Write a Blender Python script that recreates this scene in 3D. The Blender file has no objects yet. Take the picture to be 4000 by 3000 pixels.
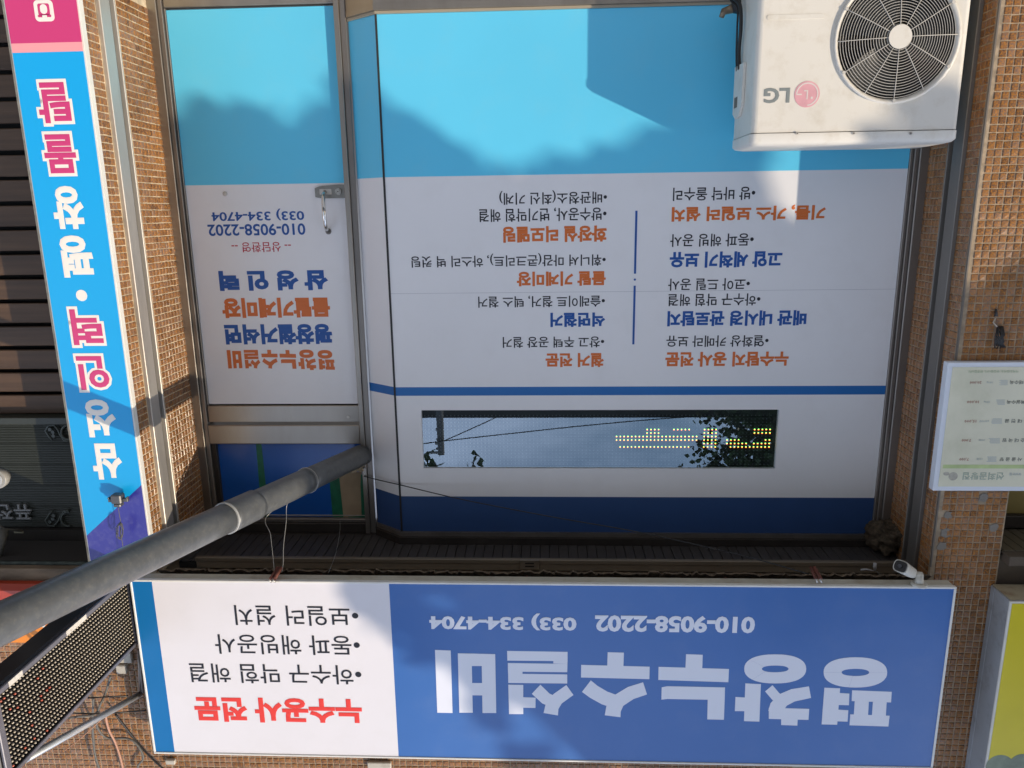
import bpy, math, random
from mathutils import Vector, Matrix, noise
R = math.radians
random.seed(7)
SC = bpy.context.scene
COL = SC.collection
EZ = 1.35                       # height of the photographer's eye above the pavement

# ------------------------------------------------------------------ camera
F_PX, PITCH, YAW, ROLL = 2900.0, R(13.0205), R(2.7208), R(179.184)
cp, sp, cy_, sy_ = math.cos(PITCH), math.sin(PITCH), math.cos(YAW), math.sin(YAW)
FWD = Vector((sy_*cp, cy_*cp, sp))
_r = Vector((cy_, -sy_, 0)); _u = _r.cross(FWD)
c_, s_ = math.cos(ROLL), math.sin(ROLL)
RGT = c_*_r + s_*_u; UP = -s_*_r + c_*_u
CAMPOS = Vector((0, 0, EZ))
cam = bpy.data.cameras.new('camera'); cam.sensor_width = 36.0
cam.lens = F_PX/4000*36.0; cam.clip_start = 0.05; cam.clip_end = 500
camo = bpy.data.objects.new('camera', cam); COL.objects.link(camo)
M = Matrix((RGT, UP, -FWD)).transposed().to_4x4(); M.translation = CAMPOS
camo.matrix_world = M
SC.camera = camo

# ------------------------------------------------------------------ world, sun, exposure
SUN = Vector((1.27, 1.0, -0.595)).normalized()      # the way the light travels
w = bpy.data.worlds.new('World'); SC.world = w; w.use_nodes = True
nt = w.node_tree; bg = nt.nodes['Background']
sky = nt.nodes.new('ShaderNodeTexSky'); sky.sky_type = 'NISHITA'; sky.sun_disc = False
sky.sun_elevation = math.asin(-SUN.z); sky.sun_rotation = math.atan2(-SUN.x, -SUN.y)
sky.air_density = 1.0; sky.dust_density = 0.8; sky.ozone_density = 2.0
# broken fair-weather cloud over the whole sky
tc = nt.nodes.new('ShaderNodeTexCoord'); cn = nt.nodes.new('ShaderNodeTexNoise'); cn.inputs['Scale'].default_value = 2.6; cn.inputs['Detail'].default_value = 7; cn.inputs['Roughness'].default_value = .55
cm = nt.nodes.new('ShaderNodeMapping'); cm.inputs['Scale'].default_value = (1, 1, 2.2); nt.links.new(tc.outputs['Generated'], cm.inputs[0]); nt.links.new(cm.outputs[0], cn.inputs['Vector'])
cr_ = nt.nodes.new('ShaderNodeMapRange'); cr_.inputs[1].default_value = .38; cr_.inputs[2].default_value = .64; nt.links.new(cn.outputs[0], cr_.inputs[0])
cx_ = nt.nodes.new('ShaderNodeMix'); cx_.data_type = 'RGBA'; nt.links.new(cr_.outputs[0], cx_.inputs[0]); nt.links.new(sky.outputs[0], cx_.inputs[6]); cx_.inputs[7].default_value = (8.2, 9.1, 11.6, 1)
nt.links.new(cx_.outputs[2], bg.inputs[0]); bg.inputs[1].default_value = 0.15
sl = bpy.data.lights.new('sun', 'SUN'); sl.energy = 2.8; sl.angle = R(0.55); sl.color = (1.0, 0.85, 0.66)
slo = bpy.data.objects.new('sun', sl); COL.objects.link(slo)
slo.rotation_euler = SUN.to_track_quat('-Z', 'Y').to_euler(); slo.location = (-6, -6, 8)
SC.view_settings.view_transform = 'Standard'; SC.view_settings.look = 'None'
SC.view_settings.exposure = 0.42; SC.view_settings.gamma = 1.0
SC.view_settings.use_curve_mapping = False
SC.cycles.max_bounces = 6; SC.cycles.transparent_max_bounces = 8
try: SC.cycles.use_denoising = True
except Exception: pass

# ------------------------------------------------------------------ helpers
def ray(px, py):
    return FWD + RGT*((px-2000)/F_PX) - UP*((py-1500)/F_PX)
def at(px, py, Y=None, X=None, Z=None):
    """the place in the world that a pixel of the photograph sees on a plane"""
    d = ray(px, py)
    t = Y/d.y if Y is not None else (X/d.x if X is not None else (Z-EZ)/d.z)
    return CAMPOS + d*t
def proj(P):
    d = Vector(P)-CAMPOS; z = d.dot(FWD)
    return 2000+F_PX*d.dot(RGT)/z, 1500-F_PX*d.dot(UP)/z, z

def lin(c):
    c = c/255.0
    return c/12.92 if c <= 0.04045 else ((c+0.055)/1.055)**2.4
def rgb(r, g, b, a=1): return (lin(r), lin(g), lin(b), 1)

MATS = {}
def mat(name, col, rough=0.5, metal=0.0, spec=0.5, vary=0.0, scale=8.0, bump=0.0, bscale=60.0, stretch=None,
        dirt=None, dirt_amt=0.0, dirt_scale=5.0, emit=None, estr=0.0, rough_vary=0.0, coat=0.0):
    if name in MATS: return MATS[name]
    m = bpy.data.materials.new(name); m.use_nodes = True; MATS[name] = m
    t = m.node_tree; b = t.nodes['Principled BSDF']
    b.inputs['Base Color'].default_value = col; b.inputs['Roughness'].default_value = rough
    b.inputs['Metallic'].default_value = metal; b.inputs['Specular IOR Level'].default_value = spec
    if coat: b.inputs['Coat Weight'].default_value = coat; b.inputs['Coat Roughness'].default_value = 0.12
    if emit: b.inputs['Emission Color'].default_value = emit; b.inputs['Emission Strength'].default_value = estr
    N = t.nodes.new; L = t.links.new
    if vary or dirt or bump or rough_vary:
        geo = N('ShaderNodeNewGeometry'); mp = N('ShaderNodeMapping')
        if stretch: mp.inputs['Scale'].default_value = stretch
        L(geo.outputs['Position'], mp.inputs[0])
    cur = None
    if vary:
        n = N('ShaderNodeTexNoise'); n.inputs['Scale'].default_value = scale; n.inputs['Detail'].default_value = 6
        L(mp.outputs[0], n.inputs['Vector'])
        mr = N('ShaderNodeMapRange'); mr.inputs[1].default_value = .3; mr.inputs[2].default_value = .7
        mr.inputs[3].default_value = 1-vary; mr.inputs[4].default_value = 1+vary
        L(n.outputs[0], mr.inputs[0])
        vm = N('ShaderNodeVectorMath'); vm.operation = 'SCALE'; vm.inputs[0].default_value = col[:3]
        L(mr.outputs[0], vm.inputs['Scale']); cur = vm.outputs[0]
    if dirt:
        n = N('ShaderNodeTexNoise'); n.inputs['Scale'].default_value = dirt_scale; n.inputs['Detail'].default_value = 8
        n.inputs['Roughness'].default_value = .65
        L(mp.outputs[0], n.inputs['Vector'])
        mr = N('ShaderNodeMapRange'); mr.inputs[1].default_value = .5; mr.inputs[2].default_value = .75
        mr.inputs[3].default_value = 0; mr.inputs[4].default_value = dirt_amt
        L(n.outputs[0], mr.inputs[0])
        mx = N('ShaderNodeMix'); mx.data_type = 'RGBA'; L(mr.outputs[0], mx.inputs[0])
        if cur: L(cur, mx.inputs[6])
        else: mx.inputs[6].default_value = col
        mx.inputs[7].default_value = dirt; cur = mx.outputs[2]
    if cur: L(cur, b.inputs['Base Color'])
    if rough_vary:
        n = N('ShaderNodeTexNoise'); n.inputs['Scale'].default_value = scale*2; n.inputs['Detail'].default_value = 5
        L(mp.outputs[0], n.inputs['Vector'])
        mr = N('ShaderNodeMapRange'); mr.inputs[3].default_value = rough-rough_vary; mr.inputs[4].default_value = rough+rough_vary
        L(n.outputs[0], mr.inputs[0]); L(mr.outputs[0], b.inputs['Roughness'])
    if bump:
        n = N('ShaderNodeTexNoise'); n.inputs['Scale'].default_value = bscale; n.inputs['Detail'].default_value = 4
        L(mp.outputs[0], n.inputs['Vector'])
        bp = N('ShaderNodeBump'); bp.inputs['Strength'].default_value = bump; bp.inputs['Distance'].default_value = .004
        L(n.outputs[0], bp.inputs['Height']); L(bp.outputs[0], b.inputs['Normal'])
    return m

class MB:
    def __init__(s): s.v = []; s.f = []; s.mi = []; s.sm = []
    def add(s, vs, fs, mi=0, smooth=False):
        o = len(s.v); s.v += [tuple(v) for v in vs]
        for f in fs: s.f.append(tuple(o+i for i in f)); s.mi.append(mi); s.sm.append(smooth)
        return s
    def quad(s, a, b, c, d, mi=0): return s.add([a, b, c, d], [(0, 1, 2, 3)], mi)
    def box(s, x0, x1, y0, y1, z0, z1, mi=0, bev=0.0):
        if bev <= 0:
            vs = [(x0,y0,z0),(x1,y0,z0),(x1,y1,z0),(x0,y1,z0),(x0,y0,z1),(x1,y0,z1),(x1,y1,z1),(x0,y1,z1)]
            return s.add(vs, [(0,3,2,1),(4,5,6,7),(0,1,5,4),(1,2,6,5),(2,3,7,6),(3,0,4,7)], mi)
        b = min(bev, (x1-x0)*.45, (y1-y0)*.45, (z1-z0)*.45)
        vs = []; ids = {}
        X = (x0, x1); Y = (y0, y1); Z = (z0, z1); sg = (1, -1)
        for i in (0, 1):
            for j in (0, 1):
                for k in (0, 1):
                    for ax in range(3):
                        p = [X[i], Y[j], Z[k]]
                        q = [X[i]+sg[i]*b, Y[j]+sg[j]*b, Z[k]+sg[k]*b]
                        q[ax] = p[ax]; ids[(i, j, k, ax)] = len(vs); vs.append(tuple(q))
        fs = []
        I = lambda i, j, k, a: ids[(i, j, k, a)]
        for i in (0, 1): fs.append((I(i,0,0,0), I(i,1,0,0), I(i,1,1,0), I(i,0,1,0)))
        for j in (0, 1): fs.append((I(0,j,0,1), I(1,j,0,1), I(1,j,1,1), I(0,j,1,1)))
        for k in (0, 1): fs.append((I(0,0,k,2), I(1,0,k,2), I(1,1,k,2), I(0,1,k,2)))
        for i in (0, 1):
            for j in (0, 1): fs.append((I(i,j,0,0), I(i,j,0,1), I(i,j,1,1), I(i,j,1,0)))
            for k in (0, 1): fs.append((I(i,0,k,0), I(i,0,k,2), I(i,1,k,2), I(i,1,k,0)))
        for j in (0, 1):
            for k in (0, 1): fs.append((I(0,j,k,1), I(0,j,k,2), I(1,j,k,2), I(1,j,k,1)))
        for i in (0, 1):
            for j in (0, 1):
                for k in (0, 1): fs.append((I(i,j,k,0), I(i,j,k,1), I(i,j,k,2)))
        return s.add(vs, fs, mi)
    def tube(s, pts, r, n=8, mi=0, cap=True):
        pts = [Vector(p) for p in pts]; rs = r if isinstance(r, (list, tuple)) else [r]*len(pts)
        rings = []; a = None
        for i, p in enumerate(pts):
            d = (pts[min(i+1, len(pts)-1)]-pts[max(i-1, 0)])
            d = d.normalized() if d.length > 1e-9 else Vector((0, 0, 1))
            if a is None:
                a = d.cross(Vector((0, 0, 1)) if abs(d.z) < .9 else Vector((1, 0, 0))).normalized()
            else:
                a = (a-d*a.dot(d)); a = a.normalized() if a.length > 1e-6 else d.orthogonal().normalized()
            b = d.cross(a)
            rings.append([p+(a*math.cos(2*math.pi*k/n)+b*math.sin(2*math.pi*k/n))*rs[i] for k in range(n)])
        vs = [v for ring in rings for v in ring]; fs = []
        for i in range(len(pts)-1):
            for k in range(n):
                fs.append((i*n+k, i*n+(k+1) % n, (i+1)*n+(k+1) % n, (i+1)*n+k))
        s.add(vs, fs, mi, True)
        if cap:
            o = len(s.v)-len(vs)
            for f in (tuple(range(n))[::-1], tuple((len(pts)-1)*n+k for k in range(n))):
                s.f.append(tuple(o+i for i in f)); s.mi.append(mi); s.sm.append(False)
        return s
    def prism(s, poly, dirv, mi=0):
        n = len(poly); P = [Vector(p) for p in poly]; D = Vector(dirv)
        vs = P+[p+D for p in P]
        fs = [tuple(range(n)), tuple(range(2*n-1, n-1, -1))]+[(i, i+n, (i+1) % n+n, (i+1) % n) for i in range(n)]
        return s.add(vs, fs, mi)
    def mesh(s, name):
        me = bpy.data.meshes.new(name); me.from_pydata(s.v, [], s.f)
        me.polygons.foreach_set('material_index', s.mi); me.polygons.foreach_set('use_smooth', s.sm)
        me.update(); return me
    def build(s, name, mats, parent=None, fixn=True):
        me = s.mesh(name)
        for m in (mats if isinstance(mats, (list, tuple)) else [mats]): me.materials.append(m)
        if fixn:
            import bmesh
            bm = bmesh.new(); bm.from_mesh(me); bmesh.ops.recalc_face_normals(bm, faces=bm.faces[:]); bm.to_mesh(me); bm.free()
        return link(name, me, parent)

def link(name, me, parent=None):
    o = bpy.data.objects.new(name, me); COL.objects.link(o)
    if parent is not None:
        o.parent = parent
        o.matrix_parent_inverse = Matrix.Translation(parent_loc(parent)).inverted()
    return o
def parent_loc(p):
    v = Vector(p.location)
    return v
def thing(name, label, cat, loc=(0, 0, 0), group=None):
    o = bpy.data.objects.new(name, None); COL.objects.link(o); o.location = loc; o.empty_display_size = .1
    tag(o, label, cat, group); return o
def tag(o, label, cat, group=None):
    o['label'] = label; o['category'] = cat
    if group: o['group'] = group
    return o
def struct(o): o['kind'] = 'structure'; return o
def stuff(o): o['kind'] = 'stuff'; return o
def smooth(o, ang=40):
    for p in o.data.polygons: p.use_smooth = True
    try: o.data.set_sharp_from_angle(angle=R(ang))
    except Exception: pass
    return o

# ---- lettering: the built-in font's outlines, turned into thin print ----
def text_pts(body, bold=0.0, res=3, space=1.0, line=1.0):
    c = bpy.data.curves.new('t', 'FONT'); c.body = body; c.size = 1.0; c.resolution_u = res
    c.space_character = space; c.space_line = line
    if bold > 0: c.bevel_depth = bold; c.bevel_resolution = 0
    o = bpy.data.objects.new('t', c); COL.objects.link(o); bpy.context.view_layer.update()
    dg = bpy.context.evaluated_depsgraph_get()
    me = bpy.data.meshes.new_from_object(o.evaluated_get(dg))
    bpy.data.objects.remove(o); bpy.data.curves.remove(c)
    vs = [v.co.copy() for v in me.vertices]; fs = [tuple(p.vertices) for p in me.polygons]
    bpy.data.meshes.remove(me)
    if bold > 0: vs = [Vector((v.x, v.y, v.z/bold)) for v in vs]     # -1..1
    return vs, fs
def print_on(name, vs, fs, ax0, ax1, az0, az1, Y, m, parent, th=0.0008, shear=0.0):
    """fit the outline to a rectangle (X from ax0 to ax1, Z from az0 to az1) lying on the plane Y"""
    x0 = min(v.x for v in vs); x1 = max(v.x for v in vs); y0 = min(v.y for v in vs); y1 = max(v.y for v in vs)
    out = []
    for v in vs:
        a = (v.x-x0)/(x1-x0); b = (v.y-y0)/(y1-y0)
        out.append((ax0+(ax1-ax0)*a, Y-th*(1+.5*v.z), az0+(az1-az0)*b))
    mb = MB(); mb.add(out, fs); o = mb.build(name, m, parent, fixn=False)
    return o
def line_px(body, x0, x1, y0, y1, Y, m, parent, bold=0.0, name='lettering', res=3, th=.0008):
    a = at(x1, (y0+y1)/2, Y=Y); b = at(x0, (y0+y1)/2, Y=Y)
    lo = at((x0+x1)/2, y0, Y=Y).z; hi = at((x0+x1)/2, y1, Y=Y).z
    vs, fs = text_pts(body, bold, res)
    return print_on(name, vs, fs, a.x, b.x, lo, hi, Y, m, parent, th)

# ------------------------------------------------------------------ materials
steel = mat('brushed_steel', (.36,.33,.29,1), .36, .88, vary=.16, scale=5, stretch=(1,1,.25), rough_vary=.08, dirt=(.22,.19,.15,1), dirt_amt=.35, dirt_scale=9)
steel_d = mat('dull_frame_steel', (.26,.235,.21,1), .42, .75, vary=.15, scale=6, stretch=(1,1,.3), dirt=(.1,.09,.08,1), dirt_amt=.4)
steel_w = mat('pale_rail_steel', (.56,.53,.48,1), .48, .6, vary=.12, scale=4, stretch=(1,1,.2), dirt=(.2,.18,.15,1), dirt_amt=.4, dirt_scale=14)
dark = mat('dark_gap', (.012,.012,.012,1), .8)
brown_al = mat('brown_anodised', (.045,.038,.032,1), .45, .3, vary=.2, scale=10)
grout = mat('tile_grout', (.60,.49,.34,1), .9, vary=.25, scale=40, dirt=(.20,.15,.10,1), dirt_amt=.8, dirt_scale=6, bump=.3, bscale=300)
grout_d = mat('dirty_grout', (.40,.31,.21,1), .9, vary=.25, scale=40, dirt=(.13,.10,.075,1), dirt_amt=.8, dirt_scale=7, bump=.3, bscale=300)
white_p = mat('white_print', (.80,.79,.79,1), .34, spec=.5, vary=.02, scale=2, bump=.5, bscale=5, dirt=(.55,.52,.47,1), dirt_amt=.10, dirt_scale=7)
white_s = mat('sign_white', (.79,.765,.79,1), .36, spec=.45, vary=.015, scale=2, bump=.5, bscale=4, dirt=(.6,.57,.52,1), dirt_amt=.10, dirt_scale=9)
cyan_p = mat('cyan_print', (.115,.575,.83,1), .34, spec=.5, vary=.02, scale=2, bump=.5, bscale=5, dirt=(.30,.55,.62,1), dirt_amt=.10, dirt_scale=7)
blue_p = mat('blue_print', (.02,.145,.42,1), .36, spec=.4)
navy_p = mat('navy_print', (.032,.080,.22,1), .36, spec=.4, vary=.03)
orange_t = mat('orange_lettering', (.66,.155,.03,1), .45)
blue_t = mat('blue_lettering', (.012,.085,.33,1), .45)
black_t = mat('black_lettering', (.012,.012,.018,1), .45)
red_t = mat('red_lettering', (.52,.03,.05,1), .45)
redb_t = mat('bright_red_lettering', (.80,.05,.035,1), .45)
lav_t = mat('pale_lettering', (.80,.82,.90,1), .4)
sign_blue = mat('sign_blue', (.045,.150,.44,1), .28, spec=.6, vary=.05, scale=1.5, bump=.5, bscale=4, dirt=(.14,.22,.42,1), dirt_amt=.18, dirt_scale=6)
sign_blue2 = mat('sign_stripe_blue', (.006,.165,.44,1), .38, spec=.4)
trim_w = mat('white_trim', (.78,.76,.70,1), .4, dirt=(.4,.34,.26,1), dirt_amt=.25, dirt_scale=8)
beige = mat('beige_sheet_metal', (.50,.465,.37,1), .5, vary=.08, dirt=(.22,.13,.06,1), dirt_amt=.6, dirt_scale=9)
vs_blue = mat('vertical_sign_cyan', (.006,.39,.80,1), .35, spec=.4)
vs_pink = mat('vertical_sign_magenta', (.62,.05,.19,1), .35, spec=.4)
vs_lpink = mat('vertical_sign_pink', (.90,.36,.38,1), .35)
vs_navy = mat('vertical_sign_navy', (.035,.035,.30,1), .3, dirt=(.4,.4,.5,1), dirt_amt=.12, dirt_scale=40)
cream_t = mat('cream_lettering', (.88,.83,.74,1), .4)
pvc = mat('grey_pvc', (.105,.110,.112,1), .34, vary=.14, scale=30, dirt=(.26,.25,.20,1), dirt_amt=.30, dirt_scale=70, bump=.12, bscale=60, rough_vary=.08)
ac_w = mat('appliance_white', (.70,.665,.59,1), .42, vary=.02, scale=4, dirt=(.42,.34,.22,1), dirt_amt=.34, dirt_scale=16, bump=.15, bscale=9)
ac_side = ac_w
grille_w = mat('grille_wire', (.55,.52,.46,1), .45)
blk = mat('black_plastic', (.018,.018,.019,1), .35, vary=.2)
cable_b = mat('black_cable', (.014,.014,.014,1), .5)
cable_g = mat('grey_cable', (.13,.125,.11,1), .6)
cable_p = mat('pinkish_cable', (.50,.27,.18,1), .6)
wire_m = mat('bare_wire', (.55,.53,.48,1), .35, .7)
rust = mat('rusty_clip', (.12,.035,.022,1), .75, vary=.4, scale=80)
concrete = mat('pavement_concrete', (.38,.37,.35,1), .9, vary=.15, scale=3, bump=.3)
asphalt = mat('asphalt', (.055,.054,.052,1), .9, vary=.2, scale=20, bump=.5)
kerb_m = mat('kerb_stone', (.36,.35,.33,1), .85, vary=.12)
lot = mat('building_plaster', (.42,.38,.32,1), .9, vary=.12)

def tile_mat(name, c0, c1, c2, spots, rough=.3):
    m = bpy.data.materials.new(name); m.use_nodes = True; MATS[name] = m
    t = m.node_tree; b = t.nodes['Principled BSDF']; N = t.nodes.new; L = t.links.new
    geo = N('ShaderNodeNewGeometry'); oi = N('ShaderNodeObjectInfo')
    ad = N('ShaderNodeMath'); ad.operation = 'ADD'; L(geo.outputs['Random Per Island'], ad.inputs[0]); L(oi.outputs['Random'], ad.inputs[1])
    fr = N('ShaderNodeMath'); fr.operation = 'FRACT'; L(ad.outputs[0], fr.inputs[0])
    cr = N('ShaderNodeValToRGB'); L(fr.outputs[0], cr.inputs[0])
    e = cr.color_ramp.elements; e[0].position = 0; e[0].color = c0; e[1].position = 1; e[1].color = c2
    k = e.new(.5); k.color = c1
    n = N('ShaderNodeTexNoise'); n.inputs['Scale'].default_value = 170; n.inputs['Detail'].default_value = 4
    L(geo.outputs['Position'], n.inputs['Vector'])
    mr = N('ShaderNodeMapRange'); mr.inputs[1].default_value = .42; mr.inputs[2].default_value = .62; mr.inputs[4].default_value = .65
    L(n.outputs[0], mr.inputs[0])
    mx = N('ShaderNodeMix'); mx.data_type = 'RGBA'; L(mr.outputs[0], mx.inputs[0]); L(cr.outputs[0], mx.inputs[6]); mx.inputs[7].default_value = spots
    n2 = N('ShaderNodeTexNoise'); n2.inputs['Scale'].default_value = 3.5; n2.inputs['Detail'].default_value = 5
    L(geo.outputs['Position'], n2.inputs['Vector'])
    m2 = N('ShaderNodeMapRange'); m2.inputs[1].default_value = .35; m2.inputs[2].default_value = .7; m2.inputs[3].default_value = .8; m2.inputs[4].default_value = 1.2
    L(n2.outputs[0], m2.inputs[0])
    vm = N('ShaderNodeVectorMath'); vm.operation = 'SCALE'; L(mx.outputs[2], vm.inputs[0]); L(m2.outputs[0], vm.inputs['Scale'])
    L(vm.outputs[0], b.inputs['Base Color']); b.inputs['Roughness'].default_value = rough
    n3 = N('ShaderNodeTexNoise'); n3.inputs['Scale'].default_value = 90; L(geo.outputs['Position'], n3.inputs['Vector'])
    bp = N('ShaderNodeBump'); bp.inputs['Strength'].default_value = .35; bp.inputs['Distance'].default_value = .002
    L(n3.outputs[0], bp.inputs['Height']); L(bp.outputs[0], b.inputs['Normal'])
    return m
tile_m = tile_mat('glazed_mosaic', (.115,.058,.034,1), (.23,.115,.055,1), (.22,.145,.11,1), (.50,.20,.02,1))

# ------------------------------------------------------------------ the street behind the photographer
def zr(z): return z+EZ
g = MB(); g.quad((-160,-120,-.16), (160,-120,-.16), (160,200,-.16), (-160,200,-.16)); struct(g.build('ground', mat('soil', (.12,.10,.08,1), .95, vary=.2), fixn=False))
g = MB(); g.box(-60, 60, -1.2, 2.62, -.15, 0); struct(g.build('pavement', concrete))
g = MB(); g.box(-60, 60, -1.36, -1.205, -.15, .004, bev=.02); struct(g.build('kerb', kerb_m))
g = MB(); g.quad((-60,-9.5,-.15), (60,-9.5,-.15), (60,-1.362,-.15), (-60,-1.362,-.15)); struct(g.build('road', asphalt, fixn=False))
g = MB(); g.box(-60, 60, -11.5, -9.6, -.15, 0); struct(g.build('far_pavement', concrete))

# ------------------------------------------------------------------ mosaic tile walls
PIT = .0257
def tile_mesh():
    mb = MB(); a = PIT*.435; b = PIT*.365; h = .0030
    vs = [(-a,0,-a),(a,0,-a),(a,0,a),(-a,0,a),(-b,-h*.85,-b),(b,-h*.85,-b),(b,-h*.85,b),(-b,-h*.85,b),(0,-h*1.1,0)]
    fs = [(0,1,5,4),(1,2,6,5),(2,3,7,6),(3,0,4,7),(4,5,8),(5,6,8),(6,7,8),(7,4,8)]
    mb.add(vs, fs); me = mb.mesh('tile'); me.materials.append(tile_m); return me
TILE = tile_mesh()
TV = [v.co.copy() for v in TILE.vertices]; TF = [tuple(p.vertices) for p in TILE.polygons]
def tile_faces(parent, faces, limit=290, hide=None):
    """faces: (origin, u, n, nu, nv): a grid of tiles starting at origin, along u and upward, facing n"""
    spots = []
    for (o, u, n, nu, nv, skip) in faces:
        o = Vector(o); u = Vector(u); n = Vector(n)
        for i in range(nu):
            for j in range(nv):
                P = o+u*((i+.5)*PIT)+Vector((0, 0, (j+.5)*PIT))
                if skip and skip(P): continue
                x, y, z = proj(P)
                vis = z > 0 and -20 < x < 4020 and -20 < y < 3020 and not (hide and hide(x, y))
                facing = max(0, (CAMPOS-P).normalized().dot(n))
                spots.append((-(facing/(z*z)) if vis else 1, random.random(), P, u, n))
    spots.sort(key=lambda s: (s[0], s[1]))
    field = MB()
    for k, (sc, _, P, u, n) in enumerate(spots):
        rot = Matrix((u, -n, Vector((0, 0, 1)))).transposed()
        tilt = Matrix.Rotation(random.gauss(0, .03), 3, 'X') @ Matrix.Rotation(random.gauss(0, .03), 3, 'Z') @ Matrix.Rotation(random.gauss(0, .012), 3, 'Y')
        Mx = rot @ tilt
        P = P+n*.0004+Vector((0, 0, random.gauss(0, .0004)))+u*random.gauss(0, .0004)
        if k < limit and sc < 0:
            ob = bpy.data.objects.new('tile', TILE); COL.objects.link(ob)
            M4 = Mx.to_4x4(); M4.translation = P; ob.matrix_world = M4
            ob.parent = parent; ob.matrix_parent_inverse = Matrix.Translation(parent.location).inverted()
        else:
            field.add([P+Mx @ v for v in TV], TF)
    if field.v:
        f = field.build('tile_field', tile_m, parent, fixn=False); stuff(f)

XR, XL, D0 = 1.559, -1.451, 2.65
# left pillar (right-hand side of the upside-down photograph)
lp = thing('tiled_pillar', 'brown mosaic tiled pillar behind the menu board, beside the white outdoor unit', 'pillar', (-1.57, 2.65, 0))
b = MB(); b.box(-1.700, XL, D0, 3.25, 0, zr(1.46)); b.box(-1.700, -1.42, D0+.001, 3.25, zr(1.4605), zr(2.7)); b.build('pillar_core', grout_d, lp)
zb = zr(-.80)
def hid_menu(x, y): return x > 3668 and 1420 < y < 1915
lip = [(-1.697, D0, zb, 1)]
patches = [(-1.66, zr(1.17)), (-1.49, zr(1.19)), (-1.482, zr(1.245)), (-1.49, zr(1.12)), (-1.61, zr(1.05))]
def skipf(P): return any(abs(P.x-a) < .014 and abs(P.z-c) < .014 for a, c in patches)
tile_faces(lp, [((-1.697, D0, zb), (1,0,0), (0,-1,0), 9, 88, skipf),
                ((-1.697, D0+.001, zb+88*PIT), (1,0,0), (0,-1,0), 10, 42, lambda P: P.x > -1.5 and zr(1.33) < P.z < zr(2.12)),
                ((XL, D0+.012, zb), (0,1,0), (1,0,0), 4, 87, None), ((XL, 2.872, zb), (0,1,0), (1,0,0), 5, 87, None)], hide=hid_menu)
b = MB()
for i, (a, c) in enumerate(patches):
    pr = random.Random(i+4); pol = []
    for k in range(11):
        an = 2*math.pi*k/11; r_ = .0155*pr.uniform(.8, 1.25)/max(abs(math.cos(an)), abs(math.sin(an)))**.7; pol.append((a+r_*math.cos(an), D0+.001, c+r_*math.sin(an)))
    b.prism(pol, (0, -.0042, 0))
b.build('mortar_patch', mat('mortar', (.23,.21,.18,1), .95, bump=.5, bscale=200), lp)
b = MB(); b.box(XL-.0022, XL+.0025, D0-.0030, D0+.006, zb, zr(1.33)); b.build('corner_bead', mat('grey_bead', (.15,.13,.11,1), .6), lp)

# right pillar (left-hand side of the photograph)
rp = thing('tiled_pillar', 'sunlit mosaic tiled pillar behind the tall cyan vertical sign', 'pillar', (1.68, 2.65, 0))
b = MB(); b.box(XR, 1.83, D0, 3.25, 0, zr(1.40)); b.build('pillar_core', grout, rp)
tile_faces(rp, [((XR, 3.105, zb), (0,-1,0), (-1,0,0), 9, 85, None), ((XR, 2.735, zb), (0,-1,0), (-1,0,0), 3, 85, None)])
b = MB(); b.box(XR-.0022, XR+.0022, D0-.0030, D0+.006, zb, zr(1.33)); b.build('corner_bead', MATS['grey_bead'], rp)

# wall above the shopfront
uw = thing('tiled_wall', 'mosaic tiled wall above the shop, seen past the projecting dot matrix sign', 'wall', (0, 2.65, zr(1.5)))
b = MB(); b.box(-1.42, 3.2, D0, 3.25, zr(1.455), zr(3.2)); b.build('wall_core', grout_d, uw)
tile_faces(uw, [((1.60, D0, zr(1.46)), (1,0,0), (0,-1,0), 30, 34, None), ((-1.0, D0, zr(2.10)), (1,0,0), (0,-1,0), 101, 13, None), ((1.60, D0, zr(1.46+34*PIT)), (1,0,0), (0,-1,0), 30, 10, None)])
b = MB()
for x0, y0, x1, y1 in ((655, 2958, 690, 2975), (1440, 2968, 1530, 2992), (465, 2590, 500, 2622), (455, 2540, 520, 2580)):
    p = at(x1, y0, Y=D0); q = at(x0, y1, Y=D0); b.box(min(p.x,q.x), max(p.x,q.x), D0-.02, D0-.003, min(p.z,q.z), max(p.z,q.z), bev=.003)
b.build('junction_cover', mat('old_white_plastic', (.52,.48,.40,1), .5, dirt=(.2,.16,.1,1), dirt_amt=.5, dirt_scale=30), uw)

# ------------------------------------------------------------------ roller shutter rails, shutter bar, soffit
def rail(x, side, label, m):
    t = thing('shutter_rail', label, 'shutter rail', (x, 2.8, zr(-.8)), 'roller shutter guide rails')
    s = side
    def bx(a0, a1, y0, y1, name, mm):
        q = MB(); q.box(min(x+s*a0, x+s*a1), max(x+s*a0, x+s*a1), y0, y1, zr(-.80), zr(1.39), bev=.002); return q.build(name, mm, t)
    bx(0, .016, 2.740, 2.805, 'front_flange', m); bx(0, .004, 2.805, 2.828, 'groove', dark)
    bx(0, .020, 2.828, 2.834, 'lip', m); bx(0, .006, 2.834, 2.862, 'rear_flange', m)
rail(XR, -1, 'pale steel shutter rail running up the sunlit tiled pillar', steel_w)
rail(XL, 1, 'grey steel shutter rail between the tiled pillar and the outdoor unit', mat('grey_rail_steel', (.20,.185,.165,1), .52, .5, vary=.15, scale=5, stretch=(1,1,.25)))

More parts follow.
